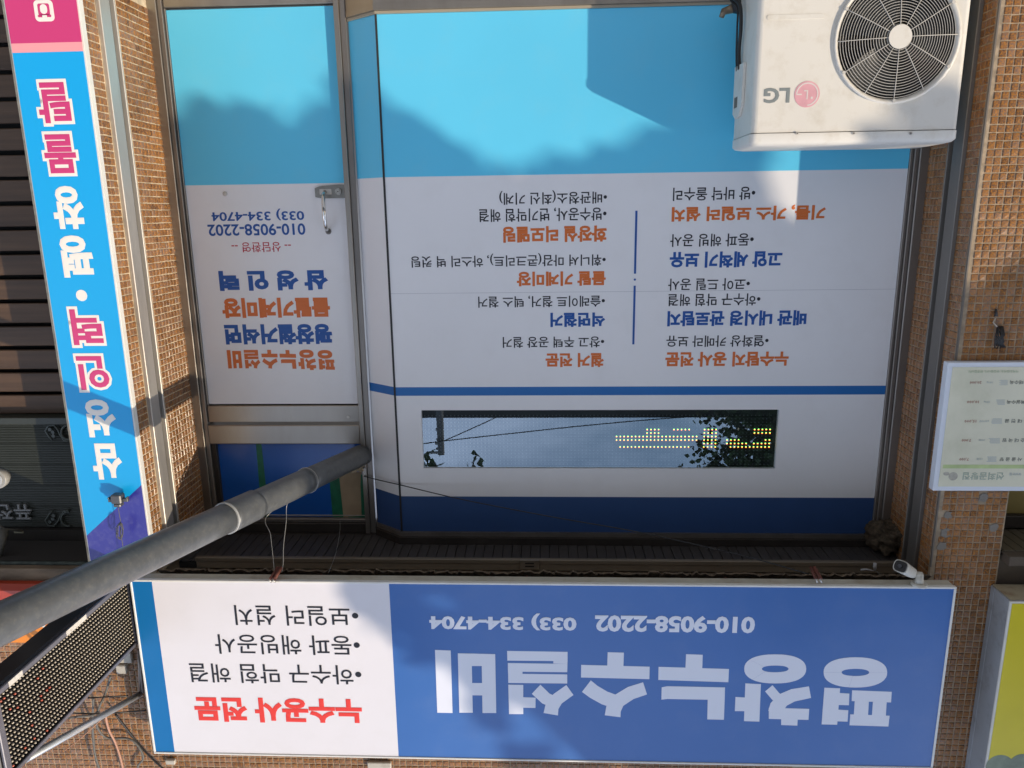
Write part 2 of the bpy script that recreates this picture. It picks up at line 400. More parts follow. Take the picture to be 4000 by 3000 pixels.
b = MB(); b.box(XL+.02, XR-.09, 2.795, 2.815, zr(1.386), zr(1.4045), bev=.002); b.box(XL+.02, XR-.09, 2.800, 2.812, zr(1.4055), zr(1.436), bev=.002)
sb = b.build('shutter_bar', mat('shutter_brown', (.21,.175,.13,1), .45, .4, vary=.12, scale=7, stretch=(.2,1,1)))
tag(sb, 'long brown bottom bar of the rolled up shutter above the window', 'shutter')
sb_thing = thing('slotted_plate', 'small slotted metal plate on the shutter bar above the window', 'plate', at(2068, 2202, Y=2.79))
p = at(2105, 2187, Y=2.79); q = at(2032, 2222, Y=2.79)
b = MB(); b.box(p.x, q.x, 2.787, 2.793, p.z, q.z, bev=.001); b.build('plate', steel, sb_thing)
for zz in (.35, .68):
    b = MB(); b.box(p.x+.02, q.x-.02, 2.7855, 2.7868, p.z+(q.z-p.z)*zz-.002, p.z+(q.z-p.z)*zz+.003); b.build('slot', dark, sb_thing)
sf = thing('soffit', 'dark grey ribbed soffit between the blue window and the shutter bar', 'soffit', (0, 2.95, zr(1.42)))
b = MB(); b.box(XL, XR, 2.83, 3.3, zr(1.424), zr(1.45)); b.build('backing', dark, sf)
bm_ = MB(); bm_.box(-.0188, .0188, -.22, .22, -.004, .004, bev=.0015); bme = bm_.mesh('soffit_board')
bme.materials.append(mat('soffit_plastic', (.050,.045,.042,1), .5, vary=.15, scale=12))
n = int((XR-XL)/.040)
for i in range(n):
    o = bpy.data.objects.new('soffit_board', bme); COL.objects.link(o); o.location = (XL+.02+i*.040, 3.05, zr(1.418)+random.gauss(0, .0006)); o.rotation_euler = (random.gauss(0, .003), 0, 0)
    o.parent = sf; o.matrix_parent_inverse = Matrix.Translation(sf.location).inverted()

# ------------------------------------------------------------------ the boarded shop window (bay)
YB = 3.02
bay = thing('shop_window', 'wide shop window covered by cyan and white printed panels with service lists', 'window', (-.37, YB, zr(-.8)))
XBL, XBR = -1.386, .636
def band(z): return z
bands = [(-.735, -.142, 0), (-.142, .7115, 1), (.7115, .7487, 2), (.7487, 1.200, 1), (1.200, 1.363, 3)]
holeX0, holeX1, holeZ0, holeZ1 = -.965, .532, .810, 1.072
b = MB()
def pq(x0, x1, z0, z1, mi): b.box(x0, x1, YB, YB+.004, zr(z0), zr(z1), mi)
for z0, z1, mi in bands:
    if z0 < holeZ0 < z1:
        pq(XBL, XBR, z0, holeZ0, mi); pq(XBL, XBR, holeZ1, z1, mi); pq(XBL, holeX0, holeZ0, holeZ1, mi); pq(holeX1, XBR, holeZ0, holeZ1, mi)
    else: pq(XBL, XBR, z0, z1, mi)
b.build('front_panel', [cyan_p, white_p, blue_p, navy_p], bay)
b = MB(); b.box(XBL-.02, XBR, YB+.03, YB+.05, zr(-.80), zr(1.40)); b.build('backing_board', dark, bay)
p = at(3400, 1130, Y=YB).z
b = MB(); b.box(XBL, XBR, YB-.0004, YB+.001, p-.0006, p+.0006); b.build('panel_seam', mat('seam_grey', (.45,.45,.47,1), .6), bay)
# slanting side panel
Ax, Ay, Bx, By = .640, 3.022, .770, 3.118
b = MB()
for z0, z1, mi in bands:
    z0 = max(z0, -.735); z1 = min(z1, 1.363)
    d = Vector((By-Ay, -(Bx-Ax), 0)).normalized()*-.004
    vs = [(Ax,Ay,zr(z0)),(Bx,By,zr(z0)),(Bx,By,zr(z1)),(Ax,Ay,zr(z1))]
    b.prism(vs, (-.003, .004, 0), mi)
b.build('side_panel', [cyan_p, white_p, blue_p, navy_p], bay)
b = MB(); b.box(XBR-.001, Ax+.003, YB-.003, YB+.010, zr(-.735), zr(1.363)); b.build('corner_joint', mat('black_sealant', (.02,.02,.02,1), .6), bay)
# frames
b = MB(); b.box(XL+.0005, XBL-.028, 2.992, 3.06, zr(-.80), zr(1.40), bev=.003); b.box(XBL-.0275, XBL-.012, 3.000, 3.06, zr(-.80), zr(1.40), bev=.002); b.box(XBL-.0115, XBL, 3.010, 3.06, zr(-.80), zr(1.40), bev=.002)
b.build('frame_post', steel_d, bay)
def slanted(z0, z1, off, m, name, th=.03):
    b = MB(); ya = YB-off; xo = .6*off
    pts = [(XBL-.02, ya), (Ax+xo*.3, ya), (Bx+.002, By-off), (Bx+.002, By-off+th+.03), (Ax-.01, ya+th+.03), (XBL-.02, ya+th+.03)]
    vs = [(x, y, zr(z0)) for x, y in pts]+[(x, y, zr(z1)) for x, y in pts]; k = len(pts)
    fs = [(0,1,4,5), (1,2,3,4), (6,11,10,7), (7,10,9,8)]+[(i, (i+1) % k, (i+1) % k+k, i+k) for i in range(k)]
    b.add(vs, fs); return b.build(name, m, bay)
slanted(1.3635, 1.382, .012, steel_d, 'top_rail'); slanted(1.3825, 1.413, .028, brown_al, 'top_rail')
slanted(-.7445, -.7355, .010, mat('tan_bead', (.40,.34,.25,1), .6, .3), 'bottom_bead')
slanted(-.768, -.745, .022, steel, 'bottom_rail'); slanted(-1.35, -.7685, .018, steel, 'lower_panel')

# lettering lists on the window
TXT = [
 ('누수탐지 공사 전문', 2599,3080,1374,1432,orange_t,.042), ('•열화상 카메라 보유', 2603,3002,1310,1355,black_t,.012),
 ('배관 내시경 관로탐지', 2607,3150,1213,1273,blue_t,.042), ('•하수구 막힘 해결', 2611,2970,1147,1195,black_t,.012),
 ('•코아 드릴 공사', 2610,2929,1087,1134,black_t,.012), ('고압 세척기 보유', 2616,3055,982,1045,blue_t,.042),
 ('•동파 해빙 공사', 2618,2944,913,963,black_t,.012), ('기름, 가스 보일러 설치', 2624,3225,801,862,orange_t,.042),
 ('•방 바닥 올수리', 2629,2950,731,783,black_t,.012),
 ('철거 전문', 2131,2359,1379,1434,orange_t,.042), ('•창고 주택 공장 철거', 1964,2360,1315,1358,black_t,.012),
 ('석면철거', 2150,2364,1221,1277,blue_t,.042), ('•슬레이트 철거, 텍스 철거', 1868,2363,1154,1200,black_t,.012),
 ('몰탈 기계미장', 2019,2366,1060,1117,orange_t,.042), ('•휘니셔 마감(콘크리트), 하스리 벽 컷팅', 1607,2366,990,1042,black_t,.012),
 ('화장실 리모델링', 1965,2370,883,946,orange_t,.042), ('•방수공사, 변기막힘 해결', 1872,2369,811,865,black_t,.012),
 ('•배관청소(최신 기계)', 1950,2371,743,798,black_t,.012)]
for s, x0, x1, y0, y1, m, bo in TXT: line_px(s, x0, x1, y0, y1, YB, m, bay, bo)
a = at(2486, 823, Y=YB); c = at(2478, 1069, Y=YB); e = at(2480, 1092, Y=YB); f = at(2480, 1116, Y=YB); h = at(2474, 1345, Y=YB)
xm = (a.x+h.x)/2
b = MB(); b.box(xm-.0042, xm+.0042, YB-.001, YB, a.z, c.z); b.box(xm-.0042, xm+.0042, YB-.001, YB, f.z, h.z)
b.tube([(xm, YB-.001, e.z), (xm, YB, e.z)], .0045, 12); b.build('divider_line', blue_t, bay)

# LED display behind glass
YL = YB+.022
b = MB(); b.box(holeX0-.01, holeX1+.01, YL, YL+.006, zr(holeZ0-.01), zr(holeZ1+.01)); b.build('led_board', mat('led_board_black', (.010,.011,.011,1), .6), bay)
b = MB(); t_ = .002
for (x0, x1, z0, z1) in ((holeX0, holeX1, holeZ0, holeZ0+t_), (holeX0, holeX1, holeZ1-t_, holeZ1), (holeX0, holeX0+t_, holeZ0+t_, holeZ1-t_), (holeX1-t_, holeX1, holeZ0+t_, holeZ1-t_)):
    b.box(x0, x1, YB-.001, YL-.001, zr(z0), zr(z1))
b.build('cutout_edge', white_p, bay)
lo = at(3012, 1622, Y=YL-.002); hi = at(3002, 1827, Y=YL-.002); lf = at(1662, 1700, Y=YL-.002)
ncol = 92; px_ = (lf.x-lo.x)/(ncol-1); pz_ = (hi.z-lo.z)/15
LIT = {4: [(0,4),(14,17),(21,25),(29,32)], 5: [(0,4),(14,17),(29,32)], 6: [(14,17),(19,40)], 7: [(0,1),(8,11),(14,17),(19,40)], 8: [(0,4),(6,11),(14,17)], 9: [(0,10),(14,17),(21,39)]}
mod = MB(); litb = MB(); hood = MB()
for r_ in range(16):
    z = lo.z+pz_*r_
    hood.box(lo.x-px_*.6, lf.x+px_*.6, YL-.006, YL-.0005, z+pz_*.36, z+pz_*.47)
    for c in range(ncol):
        x = lo.x+px_*c; on = any(a_ <= c <= b_ for a_, b_ in LIT.get(r_, []))
        k = .0022 if on else .0020
        if on:
            litb.box(x-k, x+k, YL-.004, YL-.0005, z-.0030, z-.0012, 1); litb.box(x-k, x+k, YL-.0042, YL-.0005, z-.0011, z+.0013, 0); litb.box(x-k, x+k, YL-.004, YL-.0005, z+.0014, z+.0030, 2)
        else: mod.box(x-k, x+k, YL-.004, YL-.0005, z-k*1.15, z+k*1.15)
stuff(mod.build('unlit_led', mat('unlit_led', (.09,.10,.10,1), .35), bay, fixn=False))
hood.build('led_hood', mat('led_hood_black', (.02,.021,.021,1), .5), bay, fixn=False)
stuff(litb.build('lit_led', [mat('lit_led_amber', (.9,.5,.1,1), .4, emit=(1,.62,.08,1), estr=2.8), mat('lit_led_green', (.1,.9,.2,1), .4, emit=(.12,.9,.22,1), estr=2.0), mat('lit_led_red', (.9,.1,.05,1), .4, emit=(1,.12,.04,1), estr=3.0)], bay, fixn=False))
gm = bpy.data.materials.new('window_glass'); gm.use_nodes = True; t = gm.node_tree; t.nodes.clear()
o_ = t.nodes.new('ShaderNodeOutputMaterial'); mi_ = t.nodes.new('ShaderNodeMixShader'); tr = t.nodes.new('ShaderNodeBsdfTransparent'); gl = t.nodes.new('ShaderNodeBsdfGlossy')
gl.inputs['Roughness'].default_value = 0.0; gl.inputs['Color'].default_value = (.72,.88,1,1); tr.inputs['Color'].default_value = (.8,.86,.86,1); mi_.inputs[0].default_value = .18
t.links.new(tr.outputs[0], mi_.inputs[1]); t.links.new(gl.outputs[0], mi_.inputs[2]); t.links.new(mi_.outputs[0], o_.inputs[0])
b = MB(); b.quad((holeX0,YB+.006,zr(holeZ0)), (holeX1,YB+.006,zr(holeZ0)), (holeX1,YB+.006,zr(holeZ1)), (holeX0,YB+.006,zr(holeZ1))); b.build('glass', gm, bay, fixn=False)

# ------------------------------------------------------------------ door, its frame and the transom light
YD = 3.13
fr = thing('door_frame', 'stainless steel frame around the printed door and the blue light above it', 'door frame', (1.16, 3.12, 0))
def bx(p, name, m, *a, bev=.002):
    q = MB(); q.box(*a, bev=bev); return q.build(name, m, p)
bx(fr, 'frame_post', steel, 1.522, XR-.0005, 3.098, 3.18, 0, zr(1.41)); bx(fr, 'frame_post', steel_d, 1.504, 1.5215, 3.108, 3.18, 0, zr(1.41))
bx(fr, 'mullion', steel, .7985, .820, 3.094, 3.18, 0, zr(1.41)); bx(fr, 'mullion', steel_d, .774, .798, 3.102, 3.18, 0, zr(1.41))
bx(fr, 'transom_bar', steel, .8205, 1.5035, 3.104, 3.18, zr(.902), zr(.990), bev=.004)
bx(fr, 'head_rail', steel_d, .8205, 1.5035, 3.110, 3.18, zr(1.347), zr(1.364)); bx(fr, 'head_rail', brown_al, .774, XR-.0005, 3.085, 3.18, zr(1.3645+.046*0+.0465), zr(1.4135))
bx(fr, 'head_rail', brown_al, .8205, 1.5035, 3.100, 3.18, zr(1.3645), zr(1.4105))
door = thing('door', 'printed shop door with cyan lower half, blue and orange lettering and a pull handle', 'door', (1.16, YD, 0))
b = MB(); x0, x1 = .823, 1.4965
b.box(x0, x1, YD, YD+.004, zr(-.797), zr(-.1275), 0); b.box(x0, x1, YD, YD+.004, zr(-.1275), zr(.811), 1); b.build('door_panel', [cyan_p, white_p], door)
bx(door, 'top_rail', steel, .8215, 1.5025, 3.119, 3.16, zr(.8165), zr(.893), bev=.003)
bx(door, 'bottom_rail', steel, .8215, 1.5025, 3.119, 3.16, .06, zr(-.804), bev=.003)
bx(door, 'inner_leaf', dark, .8215, 1.5025, 3.145, 3.155, zr(-.803), zr(.816))
bx(door, 'side_stile', steel_d, 1.4970, 1.5030, 3.121, 3.1445, zr(-.803), zr(.816))
for xx, yy in ((1360, 1629),):
    p = at(xx, yy, Y=3.118); b = MB(); b.tube([(p.x, 3.119, p.z), (p.x, 3.1165, p.z)], .006, 12); b.build('screw', steel_w, door)
p = at(880, 757, Y=YD); b = MB(); b.tube([(p.x, YD, p.z), (p.x, YD-.005, p.z), (p.x, YD-.009, p.z)], [.009, .009, .006], 16); b.build('lock_cylinder', steel_w, door)
for s, a0, a1, b0, b1, m, bo in (('삼 성 인 력', 856,1282,1056,1135,blue_t,.055), ('평창철거석면', 878,1298,1266,1345,blue_t,.055), ('몰탈기계미장', 868,1289,1163,1241,orange_t,.055),
        ('-- 상담환영 --', 905,1137,946,985,red_t,.006), ('010-9058-2202', 812,1193,874,920,blue_t,.020), ('033) 334-4704', 826,1188,816,862,blue_t,.020)):
    line_px(s, a0, a1, b0, b1, YD, m, door, bo)
# handle: plate + bar
hd = thing('door_handle', 'chrome pull handle on a lock plate at the edge of the printed door', 'handle', at(1290, 745, Y=YD))
P1 = at(1352, 722, Y=YD); P0 = at(1234, 776, Y=YD)
b = MB(); w_ = P0.x-P1.x
pts = [(P1.x, P1.z), (P1.x+.03, P1.z-.006+.004), (P0.x-.02, P1.z+.004), (P0.x, P1.z+.012), (P0.x, P0.z-.006), (P0.x-.03, P0.z), (P1.x, P0.z-.001)]
b.prism([(x, YD-.0005, z) for x, z in pts], (0, -.007, 0)); b.build('lock_plate', mat('cast_steel', (.30,.29,.26,1), .32, .85, vary=.1, scale=40), hd)
p = at(1322, 748, Y=YD-.01); b = MB(); b.tube([(p.x, YD-.0076, p.z), (p.x, YD-.016, p.z)], .013, 20); b.tube([(p.x, YD-.0162, p.z), (p.x, YD-.019, p.z)], .0085, 16); b.build('keyhole', mat('chrome', (.7,.7,.68,1), .12, 1), hd)
b = MB(); b.tube([(p.x, YD-.0192, p.z), (p.x, YD-.0196, p.z)], .002, 10); b.build('key_slot', dark, hd)
q = at(1268, 748, Y=YD-.01); e = at(1283, 902, Y=YD)
b = MB(); b.box(q.x-.028, q.x+.022, YD-.0092, YD-.0076, q.z-.010, q.z+.012, bev=.002); b.build('recess_plate', steel_w, hd)
pts = []
for i in range(15):
    tt = i/14; z = q.z+(e.z-q.z)*tt; x = q.x+(e.x-q.x)*tt-.004*math.sin(tt*math.pi)
    y = YD-.052*min(1, math.sin(math.pi*min(max(tt, 0), 1))**.42 if 0 < tt < 1 else 0)-.004
    pts.append((x, y, z))
b = MB(); b.tube(pts, .0080, 14); b.build('grip', MATS['chrome'], hd)
b = MB(); b.tube([(e.x, YD-.0004, e.z+.002), (e.x, YD-.0020, e.z+.002)], .0125, 20); b.build('end_rose', steel_d, hd)
# transom
tw = thing('transom_window', 'blue film covered light above the door, taped in green', 'window', (1.16, 3.13, zr(.99)))
z0, z1 = zr(.991), zr(1.3465)
bx(tw, 'pane', mat('blue_film', (.010,.10,.42,1), .22, spec=.5, vary=.06, scale=3), .8210, 1.4800, 3.135, 3.139, z0, z1, bev=0)
bx(tw, 'side_bead', brown_al, 1.4805, 1.5035, 3.118, 3.17, z0, z1)
bx(tw, 'lower_bead', steel_w, .8210, 1.4800, 3.131, 3.1345, z1-.010, z1-.006, bev=0)
tape = mat('green_tape', (.008,.14,.07,1), .45, vary=.25, scale=30)
def px_quad(name, pts, Y, m, parent, th=.0006):
    b = MB(); b.prism([tuple(at(x, y, Y=Y)) for x, y in pts], (0, -th, 0)); return b.build(name, m, parent)
px_quad('tape', [(1000,1732),(1021,1732),(1052,2018),(1022,2018)], 3.1345, tape, tw)
px_quad('tape', [(1285,1848),(1322,1832),(1342,2024),(1300,2024)], 3.1335, tape, tw)
px_quad('tape', [(1410,1853),(1420,1855),(1427,2030),(1413,2020),(1408,1895)], 3.1330, tape, tw)
px_quad('tape', [(1361,2018),(1428,2016),(1428,2034),(1361,2031)], 3.1320, tape, tw)
px_quad('cardboard', [(1323,1843),(1414,1844),(1410,1895),(1418,2016),(1340,2028)], 3.1342, mat('cardboard', (.36,.275,.175,1), .85, vary=.1, scale=20, bump=.2), tw)
# crumpled paper stuffed beside the pipe
def blob(name, m, cen, size, seed, amp=.35, n=14, scale=4.0, sharp=False):
    b = MB(); vs = []; rn = Vector((seed*3.1, seed*1.7, seed))
    for i in range(n+1):
        th = math.pi*i/n
        for j in range(n*2):
            ph = math.pi*j/n; d = Vector((math.sin(th)*math.cos(ph), math.sin(th)*math.sin(ph), math.cos(th)))
            k = 1+amp*(noise.noise(d*scale+rn)+.5*noise.noise(d*scale*2.3+rn)+.3*noise.noise(d*scale*6+rn))
            vs.append((cen[0]+d.x*size[0]*k, cen[1]+d.y*size[1]*k, cen[2]+d.z*size[2]*k))
    fs = []
    for i in range(n):
        for j in range(n*2): fs.append((i*2*n+j, i*2*n+(j+1) % (2*n), (i+1)*2*n+(j+1) % (2*n), (i+1)*2*n+j))
    b.add(vs, fs, 0, not sharp); return b.build(name, m)
p = at(1382, 1812, Y=3.09)
cpo = blob('crumpled_paper', mat('brown_paper', (.42,.34,.235,1), .8, vary=.3, scale=50, dirt=(.08,.06,.05,1), dirt_amt=.6, dirt_scale=60), p, (.048,.03,.030), 3, .9, 16, 3.5, True)
tag(cpo, 'crumpled brown paper stuffed under the grey pipe above the door', 'paper')

# ------------------------------------------------------------------ grey drain pipe
S0 = Vector((.815, 3.118, zr(1.040))); S1 = Vector((1.07, 2.229, zr(.9735))); dv = (S1-S0)/(S1.y-S0.y)
def pp(y): return S0+dv*(y-S0.y)
pipe = thing('drain_pipe', 'long grey plastic pipe sticking out diagonally from above the door', 'pipe', S0)
def pseg(y0, y1, r, name='pipe_section', m=pvc, n=40):
    b = MB(); k = 8; b.tube([pp(y0+(y1-y0)*i/k) for i in range(k+1)], r, n); return b.build(name, m, pipe)
pseg(3.114, 2.70, .0465); pseg(2.70, 2.36, .0485); pseg(2.395, 2.255, .0538, 'coupling'); pseg(2.26, 1.35, .050)
pseg(2.2565, 2.250, .0546, 'sealant_ring', mat('grey_sealant', (.45,.45,.43,1), .5)); pseg(2.702, 2.694, .0495, 'joint_ring', mat('grey_glue', (.22,.22,.215,1), .55))

def wire(name, pts, r, m, label, cat='wire', group=None, sag=0.0, n=6, sub=8):
    P = [Vector(p) for p in pts]; out = []
    for i in range(len(P)-1):
        a_ = P[max(i-1, 0)]; b_ = P[i]; c2 = P[i+1]; d_ = P[min(i+2, len(P)-1)]
        for k in range(sub):
            t = k/sub
            out.append(.5*((2*b_)+(c2-a_)*t+(2*a_-5*b_+4*c2-d_)*t*t+(3*b_-a_-3*c2+d_)*t**3))
    out.append(P[-1]); b = MB(); b.tube(out, r, n)
    o = b.build(name, m)
    if label: tag(o, label, cat, group)
    return o
wire('wire', [pp(2.70)+Vector((0,-.052,.005)), at(1125,1960,Y=2.68), at(1118,2040,Y=2.66), at(1108,2130,Y=2.62), at(1106,2205,Y=2.58), at(1100,2236,Y=2.56)], .0012, wire_m, 'bright wire looped round the joint of the grey pipe and tied to the sign box')
wire('wire', [pp(2.78)+Vector((0,-.03,.035)), at(1048,2010,Y=2.72), at(1057,2090,Y=2.65), at(1068,2190,Y=2.6), at(1072,2236,Y=2.56)], .0010, wire_m, 'thin bright wire hanging beside the looped pipe wire, nearer the drain pipe coupling')
wire('wire', [at(1328,2034,Y=3.10), at(1327,2080,Y=2.95), at(1312,2160,Y=2.75), at(1284,2236,Y=2.58)], .0010, wire_m, 'short curved wire between the taped cardboard and the sign box')
lp_ = [];
for k in range(17):
    a_ = 2*math.pi*k/16; dd = dv.normalized(); u_ = dd.cross(Vector((0,0,1))).normalized(); v_ = dd.cross(u_)
    lp_.append(pp(2.700)+(u_*math.cos(a_)+v_*math.sin(a_))*.0515)
b = MB(); b.tube(lp_, .0012, 6); b.build('tie_wire', wire_m, pipe)
bw = [at(1421,1860,Y=3.088), at(1455,1869,Y=3.085), at(1505,1881,Y=3.05), at(1567,1895,Y=3.008), at(1800,1950,Y=2.93), at(2150,2018,Y=2.82), at(2500,2080,Y=2.73), at(2900,2170,Y=2.63), at(3160,2243,Y=2.56)]
wire('long_wire', bw, .0023, cable_b, 'long thin black wire running across the top of the window to the sign box')

# ------------------------------------------------------------------ main sign over the shop
YM = 2.52
ms = thing('shop_sign', 'wide blue and white shop sign box with large pale lettering above the window', 'sign', (.05, 2.6, zr(1.34)))
X0, X1, Z0, Z1 = -1.481, 1.590, 1.343, 2.112
xb = .593
bx(ms, 'sign_box', beige, X0+.004, X1-.004, YM+.014, 2.572, zr(Z0-.0005), zr(Z1), bev=.003)
bx(ms, 'gap_shade_board', brown_al, X0+.02, X1-.02, 2.5725, 2.6465, zr(Z0+.06), zr(Z1-.01), bev=0)  # dark board added to stand for the shade in the gap behind the box
b = MB()
for (a0, a1, c0, c1) in ((X0, X1, Z0, Z0+.008), (X0, X1, Z1-.008, Z1), (X0, X0+.008, Z0+.008, Z1-.008), (X1-.008, X1, Z0+.008, Z1-.008)):
    b.box(a0, a1, YM-.002, YM+.013, zr(c0), zr(c1), bev=.0015)
b.build('trim', trim_w, ms)
stripe = []
xs = [X0+.008, xb, 1.505, X1-.008]
b = MB(); b.box(xs[0], xb, YM+.002, YM+.012, zr(Z0+.008), zr(Z1-.008), 0); b.box(xb, 1.5045, YM+.002, YM+.012, zr(Z0+.008), zr(Z1-.008), 1); b.box(1.5045, xs[3], YM+.002, YM+.012, zr(Z0+.008), zr(Z1-.008), 2)
b.build('sign_face', [sign_blue, white_s, sign_blue2], ms)
YF = YM+.002
def P(ox, oy, pts): return [(ox+x/1.659, oy+y/1.659) for x, y in pts]
def ell(cx, cy, rx, ry, ix, iy, n=40, e=2.3, ei=2.2):
    """ring of quads: outer and inner rounded ellipse"""
    out = []
    def sp_(rx, ry, k, e):
        a_ = 2*math.pi*k/n; c_1 = math.cos(a_); s_1 = math.sin(a_)
        return cx+rx*math.copysign(abs(c_1)**(2/e), c_1), cy+ry*math.copysign(abs(s_1)**(2/e), s_1)
    for k in range(n): out.append([sp_(rx, ry, k, e), sp_(rx, ry, k+1, e), sp_(ix, iy, k+1, ei), sp_(ix, iy, k, ei)])
    return out
def path(pts, w):
    out = []; L_ = [Vector(p) for p in pts]; le = []; ri = []
    for i, p in enumerate(L_):
        d = (L_[min(i+1, len(L_)-1)]-L_[max(i-1, 0)]).normalized(); n_ = Vector((-d.y, d.x)); ww = w[i] if isinstance(w, list) else w
        le.append(p+n_*ww/2); ri.append(p-n_*ww/2)
    return [[tuple(le[i]), tuple(le[i+1]), tuple(ri[i+1]), tuple(ri[i])] for i in range(len(L_)-1)]
G = []
A = (3000, 2000); Bc = (2000, 2000); C = (1000, 2000)
# 평
G += [P(*A, [(545,1155),(802,1165),(797,1234),(542,1225)]), P(*A, [(533,1311),(788,1320),(780,1390),(528,1382)]), P(*A, [(562,1220),(654,1224),(648,1318),(556,1314)]), P(*A, [(680,1226),(769,1230),(763,1322),(673,1318)])]
G += [P(*A, [(365,1138),(467,1142),(448,1378),(347,1376)]), P(*A, [(460,1172),(527,1176),(524,1252),(456,1250)]), P(*A, [(455,1280),(520,1284),(515,1358),(448,1356)])]
G += ell(3000+566/1.659, 2000+1039/1.659, 206/1.659, 98/1.659, 89/1.659, 23/1.659)
# 창
G += [P(*Bc, [(1512,1110),(1613,1115),(1603,1358),(1503,1355)]), P(*Bc, [(1448,1198),(1514,1202),(1509,1290),(1444,1290)])]
G += [P(*A, [(85,1340),(192,1344),(190,1384),(85,1380)]), P(*A, [(5,1268),(267,1275),(262,1347),(5,1340)])]
G += path(P(*A, [(48,1300),(58,1262),(95,1218),(160,1188),(272,1167)]), [58,58,54,50,46]) + path(P(*A, [(85,1222),(50,1195),(5,1142)]), 38)
G += ell((2907+3149)/2, (2556+2669)/2, 121, 57, 52, 13)
# 누
G += [P(*Bc, [(1265,1343),(1373,1346),(1378,1218),(1268,1216)]), P(*Bc, [(1010,1128),(1380,1136),(1378,1218),(1010,1211)]), P(*Bc, [(970,1136),(1010,1128),(1010,1211),(968,1216)]),
      P(*Bc, [(950,1003),(1406,1017),(1402,1103),(948,1088)]), P(*Bc, [(1128,921),(1236,925),(1233,1012),(1124,1009)])]
# 수
G += [P(*Bc, [(448,990),(892,1002),(890,1083),(447,1072)]), P(*Bc, [(620,908),(725,911),(722,1000),(617,997)])]
G += path(P(*Bc, [(652,1323),(658,1275),(690,1222),(770,1172),(862,1142)]), [62,60,55,52,50]) + path(P(*Bc, [(680,1232),(600,1205),(530,1165),(482,1128)]), [52,54,55,57])
# 설
G += path(P(*Bc, [(251,1310),(260,1258),(295,1210),(375,1153)]), [57,54,49,48]) + path(P(*Bc, [(270,1230),(220,1208),(156,1148)]), [45,48,49])
G += [P(*C, [(1635,1118),(1732,1120),(1732,1309),(1640,1309)]), P(*Bc, [(68,1200),(153,1203),(152,1270),(68,1268)])]
G += [P(*C, p_) for p_ in ([(1627,900),(2019,906),(2019,966),(1629,963)], [(1927,964),(2019,966),(2018,984),(1927,981)], [(1632,978),(2018,984),(2017,1038),(1633,1034)], [(1633,1034),(1727,1035),(1727,1050),(1634,1048)], [(1634,1047),(2017,1052),(2017,1111),(1635,1107)])]
# 비
G += [P(*C, [(1160,893),(1262,897),(1274,1302),(1175,1300)])]
G += [P(*C, p_) for p_ in ([(1308,915),(1397,917),(1405,1300),(1318,1300)], [(1462,918),(1550,920),(1557,1302),(1468,1302)], [(1395,917),(1464,919),(1464,998),(1396,998)], [(1399,1108),(1466,1108),(1467,1188),(1402,1188)])]
HEAD = [[(lambda q_: (q_.x, q_.z))(at(x, y, Y=YF)) for x, y in poly] for poly in G]
b = MB()
for i, poly in enumerate(HEAD):
    y = YF-.0006-.00006*(i % 9)
    b.prism([(x, y+.0004, z) for x, z in poly], (0, -.00006, 0))
b.build('headline_lettering', lav_t, ms)
hx0 = min(x for p_ in HEAD for x, z in p_); hx1 = max(x for p_ in HEAD for x, z in p_); hz0 = min(z for p_ in HEAD for x, z in p_); hz1 = max(z for p_ in HEAD for x, z in p_)
pa = at(1306, 1407, Y=YD); pb = at(889, 1407, Y=YD); pc = at(1100, 1366, Y=YD).z; pd = at(1100, 1446, Y=YD).z
b = MB()
for i, poly in enumerate(HEAD):
    y = YD-.0006-.00006*(i % 9)
    b.prism([(pa.x+(x-hx0)/(hx1-hx0)*(pb.x-pa.x), y+.0004, pc+(z-hz0)/(hz1-hz0)*(pd-pc)) for x, z in poly], (0, -.0005, 0))
b.build('lettering', orange_t, door)
for s, a0, a1, b0, b1, m, bo in (('010-9058-2202', 2324,2949,2404,2470,lav_t,.042), ('033) 334-4704', 1677,2252,2394,2460,lav_t,.042), ('누수공사 전문', 761,1414,2726,2823,redb_t,.042),
        ('•하수구 막힘 해결', 743,1412,2595,2670,black_t,.006), ('•동파 해빙공사', 841,1406,2481,2557,black_t,.006), ('•보일러 설치', 918,1400,2366,2444,black_t,.006)):
    line_px(s, a0, a1, b0, b1, YF, m, ms, bo, th=.001)
rs = []
for xx in (700, 1250, 2058, 2840):
    p = at(xx, 2258, Y=YM+.03); b = MB(); b.tube([(p.x, YM+.05, zr(Z0-.001)), (p.x, YM+.05, zr(Z0-.003))], .003, 8); b.build('screw', rust, ms)
# crumbled plaster edge between the shutter slot and the sign box
b = MB(); pr = random.Random(9); x = X0+.05; pv = None
while x < X1-.05:
    h_ = zr(1.349)-pr.uniform(.0, .012); y_ = 2.600+pr.uniform(-.006, .006)
    if pv: b.prism([(pv[0], pv[1], pv[2]), (x, y_, h_), (x, 2.63, zr(1.375)), (pv[0], 2.63, zr(1.375))], (0, .012, 0))
    pv = (x, y_, h_); x += pr.uniform(.006, .02)
b.build('rough_edge', mat('crumbling_plaster', (.13,.095,.06,1), .95, vary=.5, scale=60, bump=.8, bscale=200), ms)
